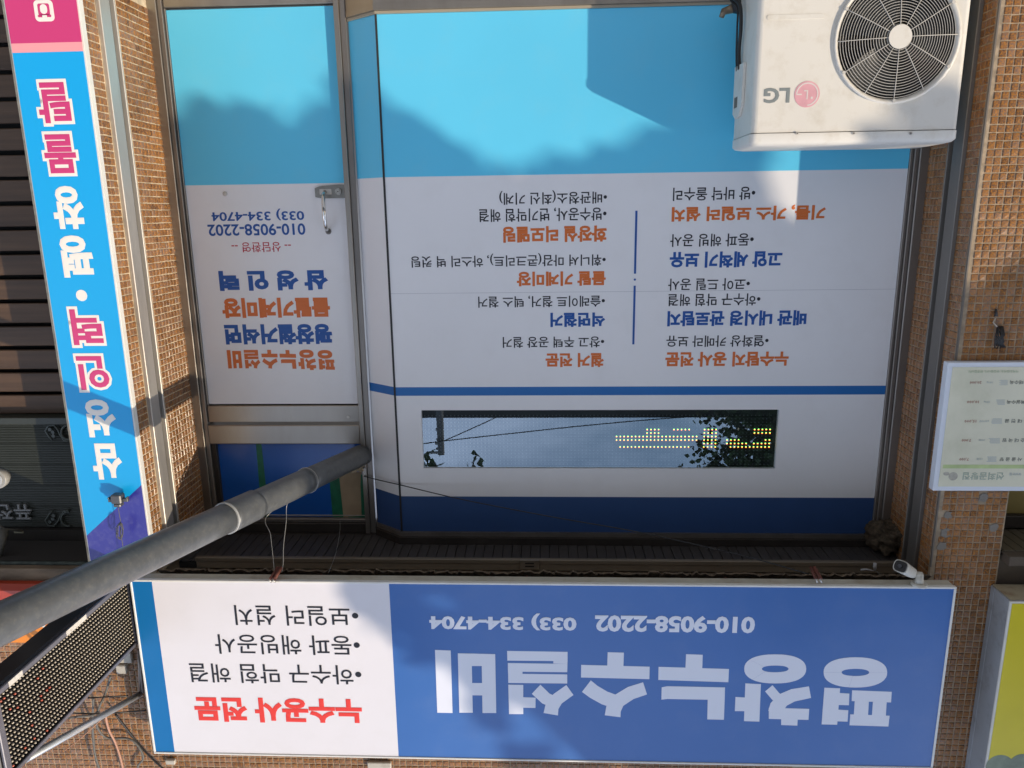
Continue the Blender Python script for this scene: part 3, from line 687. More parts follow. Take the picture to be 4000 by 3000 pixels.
# rusty clips on the sign's underside
for xx, x2, lab in ((1072, 1098, 'rusty red clip holding the pipe wires to the sign box'), (3205, 3180, 'rusty red clip holding the long black wire to the sign box')):
    a = at(xx, 2262, Y=YM-.003); c = at(x2, 2216, Y=2.56)
    t_ = thing('cable_clip', lab, 'clip', a); b = MB(); b.tube([a, c], .008, 6); b.tube([a+Vector((.016,0,0)), c+Vector((.012,0,0))], .006, 6); b.build('clip_jaw', rust, t_)
    b = MB(); b.tube([a+Vector((-.004,-.004,.012)), a+Vector((.004,-.008,-.002))], .003, 8); b.tube([a+Vector((.012,-.004,.012)), a+Vector((.018,-.008,-.002))], .003, 8); b.build('clip_end', wire_m, t_)

# security camera under the sign
ca = at(3590, 2286, Z=zr(Z0-.002))
cc = thing('security_camera', 'small white security camera under the blue end of the shop sign', 'camera', ca)
cam_w = mat('camera_white', (.60,.57,.49,1), .4, dirt=(.35,.27,.17,1), dirt_amt=.3, dirt_scale=50)
b = MB(); b.tube([ca+Vector((0,0,0)), ca+Vector((0,0,-.006)), ca+Vector((0,0,-.011))], [.028,.028,.024], 28); b.build('base', cam_w, cc)
j1 = ca+Vector((.002,-.002,-.012)); j2 = ca+Vector((.004,-.004,-.042)); bk = at(3566, 2241, Y=2.545); ft = at(3521, 2214, Y=2.475)
b = MB(); b.tube([j1, j1+Vector((0,0,-.010)), j2], [.017,.014,.012], 18); b.tube([j2+Vector((-.008,0,.0)), j2, bk], [.012,.012,.012], 16); b.build('arm', cam_w, cc)
d = (ft-bk).normalized(); rt = d.cross(Vector((0,0,1))).normalized(); up_ = rt.cross(d); Ln = (ft-bk).length+.012
def sect(t, rw, rh, e=3.2, n=24, c0=bk-d*.004):
    out = []
    for k in range(n):
        a_ = 2*math.pi*k/n; c_1 = math.cos(a_); s_1 = math.sin(a_)
        out.append(c0+d*t+rt*rw*math.copysign(abs(c_1)**(2/e), c_1)+up_*rh*math.copysign(abs(s_1)**(2/e), s_1))
    return out
b = MB(); secs = [sect(0,.010,.010,2.2), sect(.009,.016,.015), sect(.03,.020,.019), sect(Ln,.0245,.022)]
vs = [v for s in secs for v in s]; n = 24; fs = [(i*n+k, i*n+(k+1) % n, (i+1)*n+(k+1) % n, (i+1)*n+k) for i in range(3) for k in range(n)]+[tuple(range(n)), tuple(3*n+k for k in range(n))]
b.add(vs, fs, 0, True); smooth(b.build('body', cam_w, cc))
b = MB(); s1_ = sect(Ln+.0005,.0215,.019); s2_ = sect(Ln+.004,.0205,.018); vs = s1_+s2_; b.add(vs, [(k, (k+1) % n, n+(k+1) % n, n+k) for k in range(n)]+[tuple(n+k for k in range(n))]); b.build('front_glass', mat('camera_glass', (.006,.006,.007,1), .08), cc)
b = MB(); q0 = bk+d*(Ln+.0005); b.tube([q0, q0+d*.0046], .007, 16); b.build('lens', mat('lens_grey', (.05,.05,.055,1), .2), cc)
# white plug hanging near
pl = at(3418, 2228, Y=2.75)
plg = thing('cable_plug', 'small white cable plugs hanging beside the security camera', 'plug', pl)
b = MB(); b.tube([at(3418,2200,Y=2.75), at(3417,2214,Y=2.75), pl], [.006,.007,.004], 10); b.tube([at(3362,2226,Y=2.75), at(3385,2224,Y=2.75), at(3412,2230,Y=2.75)], [.004,.004,.002], 8); b.build('plug_body', mat('white_plug', (.42,.42,.42,1), .5), plg)
wire('cable', [pl, at(3440,2245,Y=2.7), at(3470,2262,Y=2.62)], .0018, cable_g, 'thin grey cable from the white plugs to the sign box', 'cable')

# mud nest in the top corner of the window
nest_m = mat('dried_mud', (.07,.052,.032,1), .95, vary=.5, scale=45, dirt=(.20,.15,.10,1), dirt_amt=.5, dirt_scale=90, bump=1.0, bscale=120)
nc = Vector((-1.425, 2.985, zr(1.352)))
ns = blob('bird_nest', nest_m, nc, (.072,.105,.066), 5, .35, 26, 3.0)
me = ns.data
for v in me.vertices:
    v.co.x = max(v.co.x, XL+.001); v.co.y = min(v.co.y, 3.05); v.co.z = min(v.co.z, zr(1.413))
    v.co += noise.noise_vector(v.co*55)*.006
tag(ns, 'lumpy brown mud bird nest in the top corner of the window', 'bird nest')

# ------------------------------------------------------------------ vertical sign on the right pillar
YV = 2.62
vsn = thing('vertical_sign', 'tall cyan and magenta vertical sign on the sunlit tiled pillar', 'sign', (1.67, YV, 0))
VX0, VX1 = 1.547, 1.803
zt = 1.345
bx(vsn, 'sign_box', trim_w, VX0, VX1, YV+.001, D0-.003, zr(-1.0), zr(zt), bev=.001)
b = MB(); a0, a1 = VX0+.006, VX1-.005; y0_, y1_ = YV-.0015, YV+.0005
b.box(a0, a1, y0_, y1_, zr(-.995), zr(-.577), 0); b.box(a0, a1, y0_, y1_, zr(-.577), zr(-.548), 1)
def vpoly(poly, mi): b.prism([(x, y1_, zr(z)) for x, z in poly], (0, y0_-y1_, 0), mi)
vpoly([(a0,-.548),(a1,-.548),(a1,1.209),(a0,.999)], 2); vpoly([(a0,.999),(a1,1.209),(a1,zt-.005),(a0,zt-.005)], 3)
b.build('sign_face', [vs_pink, vs_lpink, vs_blue, vs_navy], vsn)
YT = y0_
def vch(ch, x0, x1, y0, y1, outlined):
    cyy = (y0+y1)/2; xl = at(x1, cyy, Y=YT).x; xr = at(x0, cyy, Y=YT).x; zl = at((x0+x1)/2, y0, Y=YT).z; zh = at((x0+x1)/2, y1, Y=YT).z
    m_ = .5*((xl+xr)); hw = abs(xr-xl)/2; hz = (zh-zl)/2; zm = (zl+zh)/2
    if outlined:
        vs, fs = text_pts(ch, .095); print_on('letter_outline', vs, fs, m_-hw*.90, m_+hw*.90, zm-hz*.93, zm+hz*.93, YT, cream_t, vsn, .0007)
        vs, fs = text_pts(ch, .030); k = .86; print_on('letter', vs, fs, m_-hw*.90*k, m_+hw*.90*k, zm-hz*.93*k, zm+hz*.93*k, YT-.0009, vs_pink, vsn, .0007)
    else:
        vs, fs = text_pts(ch, .040); print_on('letter', vs, fs, m_-hw*.92, m_+hw*.92, zl, zh, YT, cream_t, vsn, .0008)
for ch, x0, x1, y0, y1, ol in (('삼',356,482,1732,1873,0), ('성',334,458,1560,1708,0), ('인',288,443,1374,1539,1), ('력',263,416,1190,1365,1), ('평',234,369,919,1084,0), ('창',201,333,726,895,0), ('몰',156,315,505,696,1), ('탈',131,291,301,501,1)):
    vch(ch, x0, x1, y0, y1, ol)
p = at(319, 1154, Y=YT); b = MB(); b.tube([(p.x,YT,p.z),(p.x,YT-.0008,p.z)], .0205, 32); b.build('letter', cream_t, vsn)
# little pictogram
ic = at(172, 42, Y=YT); b = MB()
def rr(cx, cz, w, h, r, y, mi, n=6):
    pts = []
    for (sx, sz, a0_) in ((1,1,0), (-1,1,90), (-1,-1,180), (1,-1,270)):
        for k in range(n+1):
            a_ = R(a0_+90*k/n); pts.append((cx+sx*(w/2-r)+r*math.cos(a_), y, cz+sz*(h/2-r)+r*math.sin(a_)))
    b.prism(pts, (0, -.0005, 0), mi)
rr(ic.x, ic.z, .066, .066, .014, YT, 0); rr(ic.x, ic.z-.004, .040, .036, .006, YT-.0006, 1); rr(ic.x, ic.z-.005, .024, .030, .0118, YT-.0012, 0); rr(ic.x, ic.z+.016, .046, .008, .0035, YT-.0006, 1); rr(ic.x, ic.z+.018, .016, .008, .002, YT-.0012, 0)
b.build('pictogram', [cream_t, vs_pink], vsn)
# small device and its cable on the sign
dp = at(455, 1955, Y=2.575)
dv_ = thing('floodlight_adapter', 'small grey adapter with side lugs standing off the vertical sign', 'adapter', dp)
dg_ = mat('adapter_grey', (.10,.10,.10,1), .4, .3)
b = MB(); b.box(dp.x-.022, dp.x+.018, 2.565, 2.60, dp.z-.024, dp.z+.012, bev=.004); b.box(dp.x-.016, dp.x+.012, 2.568, 2.597, dp.z+.0125, dp.z+.026, bev=.003); b.build('body', dg_, dv_)
b = MB(); b.box(dp.x-.042, dp.x-.0225, 2.576, 2.590, dp.z-.006, dp.z+.006, bev=.001); b.box(dp.x-.042, dp.x-.036, 2.576, 2.590, dp.z-.012, dp.z-.0065, bev=.001); b.box(dp.x+.0185, dp.x+.034, 2.576, 2.590, dp.z-.004, dp.z+.008, bev=.001); b.box(dp.x+.030, dp.x+.036, 2.576, 2.590, dp.z-.010, dp.z-.0045, bev=.001); b.build('lug', dg_, dv_)
b = MB(); b.box(dp.x-.006, dp.x+.004, 2.6005, YT-.0005, dp.z-.008, dp.z+.006); b.build('standoff', dg_, dv_)
wire('cable', [at(462,1982,Y=2.58), at(466,2010,Y=2.585), at(472,2045,Y=2.585), at(470,2080,Y=2.585), at(478,2120,Y=2.585), at(480,2150,Y=2.59), at(478,2200,Y=2.6)], .0013, cable_g, 'thin grey cable hanging from the adapter on the vertical sign', 'cable')
co_ = thing('coiled_cable', 'small tied coil of grey cable before the dark blue corner of the vertical sign', 'cable', at(468, 2070, Y=2.58))
b = MB()
for k in range(4):
    pts = [at(468+random.uniform(-4,4)+(14-k*2)*math.sin(a_/8*math.pi), 2075+random.uniform(-3,3)-(34-3*k)*math.cos(a_/8*math.pi), Y=2.578-.003*k) for a_ in range(17)]
    b.tube(pts, .0013, 6)
b.build('coil', cable_g, co_)

# ------------------------------------------------------------------ projecting dot matrix sign
XP = 1.615
LY0, LY1, LZ0, LZ1 = 1.845, 2.545, 1.352, 1.628
led = thing('dot_matrix_sign', 'black projecting dot matrix sign beside the white end of the shop sign', 'sign', (XP, 2.5, zr(1.35)))
cas = mat('casing_black', (.018,.018,.021,1), .3, vary=.2); frm = mat('casing_grey', (.15,.15,.175,1), .35, .3, vary=.1, scale=10, dirt=(.4,.38,.36,1), dirt_amt=.15, dirt_scale=40)
bx(led, 'casing', cas, XP+.004, XP+.085, LY0-.03, LY1+.02, zr(LZ0-.012), zr(LZ1+.012), bev=.006)
b = MB()
for (y0, y1, z0, z1) in ((LY0-.02, LY1+.01, LZ0-.006, LZ0+.012), (LY0-.02, LY1+.01, LZ1-.006, LZ1+.008), (LY0-.02, LY0+.004, LZ0+.0125, LZ1-.0065), (LY1-.008, LY1+.01, LZ0+.0125, LZ1-.0065)):
    b.box(XP-.006, XP+.0035, y0, y1, zr(z0), zr(z1), bev=.002)
b.build('bezel', frm, led)
nc_, nr_ = 48, 16; py_ = (LY1-LY0-.014)/nc_; pz2 = (LZ1-LZ0-.022)/nr_
b1 = MB(); b2 = MB(); b3 = MB()
for r_ in range(nr_):
    z = zr(LZ0+.013+pz2*(r_+.5))
    for c in range(nc_):
        y = LY0+.006+py_*(c+.5)
        b1.add([(XP-.0045, y-py_*.42, z+pz2*.20), (XP-.0045, y, z+pz2*.46), (XP-.0045, y+py_*.42, z+pz2*.20), (XP+.004, y-py_*.42, z+pz2*.32), (XP+.004, y, z+pz2*.60), (XP+.004, y+py_*.42, z+pz2*.32)], [(0,1,4,3), (1,2,5,4)])
        d_ = b3 if random.random() < .06 and c < 16 else b2
        d_.tube([(XP+.003, y, z-.001), (XP-.001, y, z-.001), (XP-.0026, y, z-.001)], [.0036,.0036,.0018], 6)
stuff(b1.build('dot_hood', mat('hood_black', (.015,.015,.015,1), .45), led, fixn=False))
stuff(b2.build('dot', mat('dot_lens', (.50,.44,.34,1), .18, spec=.8), led, fixn=False)); stuff(b3.build('red_dot', mat('dot_lens_red', (.6,.16,.10,1), .2), led, fixn=False))
for yy, ll in ((2.22, .11), (1.92, .06)):
    bx(led, 'sticker', mat('paper_sticker', (.72,.68,.60,1), .6, dirt=(.2,.15,.1,1), dirt_amt=.5, dirt_scale=90), XP-.0072, XP-.0062, yy-ll/2, yy+ll/2, zr(LZ0-.006), zr(LZ0+.0115), bev=0)
# bracket bars and cables behind it
bb = thing('sign_bracket', 'pale steel bracket bars holding the dot matrix sign to the wall', 'bracket', at(540, 2700, Y=2.6))
galv = mat('galvanised', (.52,.54,.54,1), .4, .6, vary=.08, scale=20)
def bar(a, c, w, m, parent, name='bracket_bar'):
    a = Vector(a); c = Vector(c); b = MB(); b.tube([a, c], w*.707, 4); return b.build(name, m, parent)
bar(at(548,2712,Y=2.60), at(105,2962,Y=1.98), .020, galv, bb); bar(at(545,2535,Y=2.60), at(553,2705,Y=2.60), .016, steel_d, bb)
cg = 'loose cables behind the dot matrix sign'
def cab(pts, r, m, lab): wire('cable', [at(x, y, Y=yy) for x, y, yy in pts], r, m, lab, 'cable', cg)
cab([(365,2728,2.5),(362,2830,2.58),(366,2900,2.6),(372,2950,2.6),(390,3010,2.6)], .0045, cable_g, 'straight grey cable hanging down past the bracket to the picture edge')
cab([(375,2810,2.55),(385,2850,2.6),(420,2882,2.62),(500,2885,2.62),(540,2915,2.62),(560,2960,2.62),(540,2990,2.62),(535,3020,2.62)], .0045, cable_g, 'curved grey cable looping toward the corner of the shop sign')
cab([(432,2640,2.55),(415,2700,2.55),(395,2745,2.52),(370,2790,2.5),(300,2800,2.3),(270,2805,2.2)], .0045, cable_g, 'grey cable curling round behind the dot matrix sign')
cab([(412,2795,2.56),(425,2850,2.6),(450,2900,2.62),(470,2960,2.62),(482,3010,2.62)], .0045, cable_p, 'pink and tan twin cable on the tiled wall')
cab([(275,2785,2.3),(380,2788,2.5),(480,2782,2.6),(570,2775,2.62)], .003, cable_b, 'black cable bundle running into the end of the shop sign')
cab([(345,2727,2.45),(420,2722,2.55),(500,2718,2.6)], .003, cable_b, 'short black cable lying above the bracket bar')
cab([(255,2930,2.4),(320,2880,2.5),(395,2812,2.56)], .0018, cable_p, 'thin stiff tan wire end pointing away from the cables')
cab([(450,2790,2.6),(520,2880,2.63),(580,2950,2.63),(640,3005,2.63)], .004, cable_b, 'dark cable slanting behind the corner of the shop sign')

# ------------------------------------------------------------------ outdoor air conditioner
YA, YAb = 2.60, 2.86
AX0, AX1 = -1.343, -.676
AZ1 = -.205; AZ0 = AZ1-.545
ac = thing('outdoor_unit', 'white outdoor air conditioner unit with round fan grille in front of the window', 'air conditioner', (-1.0, 2.73, zr(AZ0)))
fc = at(3503, 150, Y=YA); FR = abs(at(3255,155,Y=YA).x-at(3745,155,Y=YA).x)/2
lidz = at(3300, 514, Y=YA).z
# body: rounded plan, front face with a round opening
def plan(inset=0.0, r=.018, n=5):
    pts = []
    x0, x1, y0, y1 = AX0+inset, AX1-inset, YA+inset, YAb-inset
    for (cx, cy, a0_) in ((x1-r, y1-r, 0), (x0+r, y1-r, 90), (x0+r, y0+r, 180), (x1-r, y0+r, 270)):
        for k in range(n+1):
            a_ = R(a0_+90*k/n); pts.append((cx+r*math.cos(a_), cy+r*math.sin(a_)))
    return pts
pl_ = plan(.002); n = len(pl_); zlo = zr(AZ0); zhi = lidz-.001
b = MB(); vs = [(x, y, zlo) for x, y in pl_]+[(x, y, zhi) for x, y in pl_]; fs = []
for i in range(n):
    j = (i+1) % n
    if abs(pl_[i][1]-(YA+.002)) < 1e-6 and abs(pl_[j][1]-(YA+.002)) < 1e-6: continue
    fs.append((i, j, j+n, i+n))
fs.append(tuple(range(n))); b.add(vs, fs, 0, True)
# front face with hole
fx0, fx1 = AX0+.002+.018, AX1-.002-.018; hole = []; outer = []; K = 64; yf = YA+.002
for k in range(K):
    a_ = 2*math.pi*k/K; c1 = math.cos(a_); s1 = math.sin(a_); hole.append((fc.x+FR*c1, yf, fc.z+FR*s1))
    tx = ((fx1-fc.x) if c1 > 0 else (fx0-fc.x))/c1 if abs(c1) > 1e-6 else 1e9; tz = ((zhi-fc.z) if s1 > 0 else (zlo-fc.z))/s1 if abs(s1) > 1e-6 else 1e9
    t = min(tx, tz); outer.append((fc.x+t*c1, yf, fc.z+t*s1))
o0 = len(b.v); vs = outer+hole
cor = [(fx1, yf, zhi), (fx0, yf, zhi), (fx0, yf, zlo), (fx1, yf, zlo)]
fs = []
for k in range(K):
    j = (k+1) % K; fs.append((k, j, K+j, K+k))
    a_, c2 = outer[k], outer[j]
    if abs(a_[0]-c2[0]) > 1e-5 and abs(a_[2]-c2[2]) > 1e-5:
        cx = min(cor, key=lambda q_: (q_[0]-a_[0])**2+(q_[2]-a_[2])**2+(q_[0]-c2[0])**2+(q_[2]-c2[2])**2); vs.append(cx); fs.append((k, len(vs)-1, j))
b.add(vs, fs)
smooth(b.build('casing', ac_w, ac), 30)
# lid
b = MB(); lp1 = plan(-.001, .022); lp2 = plan(.004, .024); lp3 = plan(.020, .03); zs = [lidz+.0015, lidz+.027, lidz+.036, lidz+.040]
rings = [[(x, y, zs[0]) for x, y in lp1], [(x, y, zs[1]) for x, y in plan(-.001, .022)], [(x, y, zs[2]) for x, y in plan(.006, .024)], [(x, y, zs[3]) for x, y in plan(.022, .03)]]
vs = [v for r_ in rings for v in r_]; fs = [(i*n+k, i*n+(k+1) % n, (i+1)*n+(k+1) % n, (i+1)*n+k) for i in range(3) for k in range(n)]+[tuple(3*n+k for k in range(n)), tuple(range(n))]
b.add(vs, fs, 0, True); smooth(b.build('lid', ac_w, ac), 50)
for xx in (3113, 3334, 3556):
    p = at(xx, 521, Y=YA-.001); b = MB(); b.tube([(p.x, YA-.0012, p.z), (p.x, YA-.004, p.z)], .0048, 14); b.tube([(p.x, YA-.0041, p.z), (p.x, YA-.0046, p.z)], .0018, 8, 1); b.build('screw', [steel_w, dark], ac)
# fan recess, blades, grille
b = MB(); k = 48
rg = lambda r, y: [(fc.x+r*math.cos(2*math.pi*i/k), y, fc.z+r*math.sin(2*math.pi*i/k)) for i in range(k)]
rings = [rg(FR, YA+.002), rg(FR*1.012, YA-.006), rg(FR*.97, YA-.007), rg(FR*.93, YA+.004)]
vs = [v for r_ in rings for v in r_]; b.add(vs, [(i*k+j, i*k+(j+1) % k, (i+1)*k+(j+1) % k, (i+1)*k+j) for i in range(3) for j in range(k)], 0, True); b.build('grille_ring', ac_w, ac)
b = MB(); rings = [rg(FR*.93, YA+.004), rg(FR*.90, YA+.09), rg(.001, YA+.10)]
vs = [v for r_ in rings for v in r_]; b.add(vs, [(i*k+j, i*k+(j+1) % k, (i+1)*k+(j+1) % k, (i+1)*k+j) for i in range(2) for j in range(k)], 0, True); b.build('fan_housing', mat('housing_dark', (.008,.008,.008,1), .7), ac)
fan = MB()
for q_ in range(3):
    a0_ = R(120*q_+20); vs = []; m_ = 8
    for i in range(m_+1):
        r_ = FR*(.26+.60*i/m_)
        for j in range(6):
            a_ = a0_+R(78)*j/5+.25*(i/m_); vs.append((fc.x+r_*math.cos(a_), YA+.035+.035*j/5, fc.z+r_*math.sin(a_)))
    fan.add(vs, [(i*6+j, i*6+j+1, (i+1)*6+j+1, (i+1)*6+j) for i in range(m_) for j in range(5)], 0, True)
fan.tube([(fc.x, YA+.03, fc.z), (fc.x, YA+.08, fc.z)], FR*.27, 24); fan.build('fan', mat('fan_grey', (.012,.014,.014,1), .5), ac, fixn=False)
gb = MB(); nr = 18; rin = FR*.17; rout = FR*.93
def ring_torus(mb, r, y, rad, seg=56, m_=5):
    vs = []; fs = []
    for i in range(seg):
        a_ = 2*math.pi*i/seg
        for j in range(m_):
            bb_ = 2*math.pi*j/m_; rr_ = r+rad*math.cos(bb_); vs.append((fc.x+rr_*math.cos(a_), y+rad*math.sin(bb_), fc.z+rr_*math.sin(a_)))
    for i in range(seg):
        for j in range(m_): fs.append((i*m_+j, i*m_+(j+1) % m_, ((i+1) % seg)*m_+(j+1) % m_, ((i+1) % seg)*m_+j))
    mb.add(vs, fs, 0, True)
def gy(r): return YA-.004-.016*(1-(r/rout)**2)
grl = thing  # (kept short)
for i in range(nr):
    r_ = rin+(rout-rin)*(i+.6)/nr; q_ = MB(); ring_torus(q_, r_, gy(r_), .00095); q_.build('grille_wire', grille_w, ac, fixn=False)
for i in range(12):
    a_ = R(30*i+2); q_ = MB(); r0_ = FR*.15
    pts = [(fc.x+r_*math.cos(a_), gy(r_)-.002, fc.z+r_*math.sin(a_)) for r_ in [r0_+(FR*.95-r0_)*t/6 for t in range(7)]]
    q_.tube(pts, .0013, 6); q_.build('grille_spoke', grille_w, ac)
b = MB(); b.tube([(fc.x, gy(0)-.003, fc.z), (fc.x, gy(0)-.0065, fc.z)], FR*.182, 40); b.build('grille_hub', ac_w, ac)
for a_ in (32, 92, 152, 212, 272, 332):
    x = fc.x+FR*.965*math.cos(R(a_)); z = fc.z+FR*.965*math.sin(R(a_)); b = MB(); b.tube([(x, YA-.007, z), (x, YA-.011, z)], .0055, 12); b.build('grille_screw', grille_w, ac)
# embossed bar, emblem, letters
p = at(3222, 62, Y=YA); q = at(2997, 62, Y=YA); b = MB(); rr_old = None
def rrect(mb, cx, cz, w, h, r, y, th, mi=0, n=6):
    pts = []
    for (sx, sz, a0_) in ((1,1,0), (-1,1,90), (-1,-1,180), (1,-1,270)):
        for k in range(n+1):
            a_ = R(a0_+90*k/n); pts.append((cx+sx*(w/2-r)+r*math.cos(a_), y, cz+sz*(h/2-r)+r*math.sin(a_)))
    mb.prism(pts, (0, -th, 0), mi)
rrect(b, (p.x+q.x)/2, p.z, abs(q.x-p.x), .014, .0068, yf, .0016); b.build('embossed_rib', ac_w, ac)
em = at(3153, 368, Y=YA); er = .0405
emb_p = mat('faded_pink', (.66,.34,.37,1), .45, vary=.08, scale=30); emb_l = mat('emblem_line', (.68,.60,.56,1), .45)
b = MB(); b.tube([(em.x, yf, em.z), (em.x, yf-.0012, em.z)], er, 40); b.build('emblem', emb_p, ac)
b = MB()
def arc(mb, r, a0, a1, wd, y, n=24):
    for k in range(n):
        t0 = R(a0+(a1-a0)*k/n); t1 = R(a0+(a1-a0)*(k+1)/n)
        mb.prism([(em.x+rr_*math.cos(tt), y, em.z+rr_*math.sin(tt)) for rr_, tt in ((r-wd,t0),(r+wd,t0),(r+wd,t1),(r-wd,t1))], (0,-.0006,0))
arc(b, er*.84, 95, 360, er*.05, yf-.0013)
b.box(em.x-er*.06, em.x+er*.04, yf-.0019, yf-.0013, em.z-er*.32, em.z+er*.38); b.box(em.x+er*.045, em.x+er*.26, yf-.0019, yf-.0013, em.z-er*.32, em.z-er*.22)
b.box(em.x+er*.42, em.x+er*.84, yf-.0019, yf-.0013, em.z-er*.05, em.z+er*.05); b.tube([(em.x-er*.38, yf-.0013, em.z+er*.28), (em.x-er*.38, yf-.0019, em.z+er*.28)], er*.10, 14)
b.build('emblem_line', emb_l, ac)
gtm = mat('grey_lettering', (.20,.225,.22,1), .5)
line_px('LG', 2983, 3085, 343, 403, yf, gtm, ac, .035)
# side service cover and cables
sx = AX1-.0015
def sp3(px, py): q_ = at(px, py, X=sx); return q_
c0 = sp3(2915, 272); c1 = sp3(2872, 468)
b = MB(); ym, yM = 2.70, 2.835; zt_, zb_ = c0.z, c1.z
b = MB(); zc0 = at(2880, 270, X=sx).z; zc1 = at(2870, 470, X=sx).z
pts = [(2.715, zc0), (2.835, zc0-.005), (2.835, zc1-.02), (2.80, zc1), (2.75, zc1-.005), (2.718, zc1-.04)]
b.prism([(sx+.0005, y, z) for y, z in pts], (.009, 0, 0)); b.build('service_cover', ac_w, ac)
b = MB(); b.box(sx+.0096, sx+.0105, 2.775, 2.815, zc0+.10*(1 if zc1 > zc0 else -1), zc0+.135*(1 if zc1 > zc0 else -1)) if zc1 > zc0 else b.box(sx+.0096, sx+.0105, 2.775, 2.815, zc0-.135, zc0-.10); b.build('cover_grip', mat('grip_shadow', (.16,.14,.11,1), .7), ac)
acg = 'cables at the side of the outdoor unit'
for yy, r_, lab, dx in ((2.775, .0065, 'thick black cable running down the side of the outdoor unit', 0), (2.81, .0035, 'thin black cable beside the thick one on the outdoor unit', .004)):
    wire('power_cable', [Vector((sx+.008, yy, zc0+.012)), Vector((sx+.012, yy+.003, zc0-.05)), Vector((sx+.013+dx, yy-.012, zc0-.12)), Vector((sx+.018, yy-.004, zc0-.19)), Vector((sx+.035, yy+.03, zc0-.225)), Vector((sx+.02, yy+.07, zc0-.26))], r_, cable_b, lab, 'cable', acg)
# valve joints
vj = thing('valve_joint', 'grimy brass and foam pipe joint at the lower side of the outdoor unit', 'valve', Vector((sx+.03, 2.84, zr(-.735))))
p = at(2858, 35, Y=2.86); b = MB(); b.tube([p+Vector((-.03,0,-.02)), p, p+Vector((.028,0,.008)), p+Vector((.034,.002,.026))], [.014,.015,.012,.009], 14); b.build('valve_body', mat('grimy_brass', (.22,.17,.11,1), .5, .4, vary=.4, scale=60), vj)
b = MB(); b.tube([p+Vector((-.02,-.015,.012)), p+Vector((-.01,-.012,-.03))], .018, 12); b.tube([p+Vector((-.045,0,.0)), p+Vector((.0,.01,-.01))], .02, 12); b.build('foam_sleeve', cable_b, vj)
# wall bracket
br = thing('wall_bracket', 'steel angle bracket that carries the outdoor unit', 'bracket', (-1.0, 2.8, zr(AZ0)))
for xx in (-1.22, -.80):
    q_ = MB(); q_.box(xx-.02, xx+.02, 2.58, 3.0, zr(AZ0-.034), zr(AZ0-.004), bev=.002); q_.box(xx-.02, xx+.02, 2.97, 3.0, zr(AZ0-.30), zr(AZ0-.035), bev=.002); q_.build('angle_arm', galv, br)

# ------------------------------------------------------------------ menu board on the left pillar
YN = 2.615
mn = thing('menu_board', 'white framed restaurant menu board with faded prices on the tiled pillar', 'menu board', (-1.7, YN, zr(.6)))
tl = at(3703, 1416, Y=YN); bl_ = at(3644, 1917, Y=YN); mx1 = (tl.x+bl_.x)/2; mx0 = mx1-.52; mz0 = tl.z; mz1 = bl_.z
bx(mn, 'frame', mat('menu_frame', (.70,.74,.80,1), .4, spec=.5), mx0, mx1, YN, D0-.004, mz0, mz1, bev=.002)
fw = .017
bx(mn, 'sheet', mat('menu_sheet', (.74,.72,.56,1), .25, vary=.06, scale=4, dirt=(.45,.46,.30,1), dirt_amt=.4), mx0+fw, mx1-fw, YN-.0012, YN-.0002, mz0+fw, mz1-fw, bev=0)
YP = YN-.0012
mg = mat('menu_green_ink', (.38,.46,.29,1), .5); mk = mat('menu_dark_ink', (.17,.18,.15,1), .5); mr_ = mat('menu_red_ink', (.38,.16,.12,1), .5); mh = mat('menu_heading_ink', (.36,.42,.33,1), .5); ml = mat('menu_small_ink', (.42,.47,.47,1), .5); mw = mat('menu_green_band', (.48,.58,.27,1), .5, vary=.2, scale=12)
s_m = 360/1149.0
def mp(x0, x1, y0, y1): return 3640+x0*s_m, 3640+x1*s_m, 1400+y0*s_m, 1400+y1*s_m
def mt(s, x0, x1, y0, y1, m, bo=.01): line_px(s, *mp(x0, x1, y0, y1), YP, m, mn, bo, res=1, th=.0005)
for pr, y, dx in (('20,000', 298, 0), ('10,000', 540, -34), ('15,000', 780, -66), ('7,000', 1018, -100), ('7,000', 1255, -130)):
    w_ = 147 if len(pr) == 6 else 118
    mt(pr, 472+dx, 472+dx+w_, y-20, y+20, mr_, .012)
mt('250g', 682, 762, 285, 312, ml); mt('250g', 648, 724, 528, 554, ml); mt('2인이상', 592, 712, 768, 795, ml); mt('1인분', 582, 660, 1006, 1030, ml); mt('1인분', 555, 630, 1242, 1266, ml)
for s, x0, x1, y in (('사 골 곰 탕', 842, 1122, 1258), ('순 대 국 밥', 876, 1160, 1020), ('순 대 전 골', 908, 1205, 780)): mt(s, x0, x1, y-24, y+24, mk, .02)
mt('뼈살수육', 930, 1165, 520, 568, mk, .02); mt('태수육', 968, 1140, 272, 322, mk, .02)
mt('선희곰탕집', 385, 900, 1420, 1515, mh, .02)
mt('어서오십시오. 반갑습니다. 환영합니다.', 448, 1080, 146, 180, mg, .006)
mt('맛있는집', 968, 1112, 1425, 1460, ml, .01)
def mrect(x0, x1, y0, y1, m, name):
    a0, a1, b0, b1 = mp(x0, x1, y0, y1); p = at(a1, b0, Y=YP); q = at(a0, b1, Y=YP); z0 = at((a0+a1)/2, b0, Y=YP).z; z1 = at((a0+a1)/2, b1, Y=YP).z
    b = MB(); b.box(p.x, q.x, YP-.0004, YP, z0, z1); return b.build(name, m, mn)
mrect(135, 1175, 1325, 1372, mw, 'green_band')
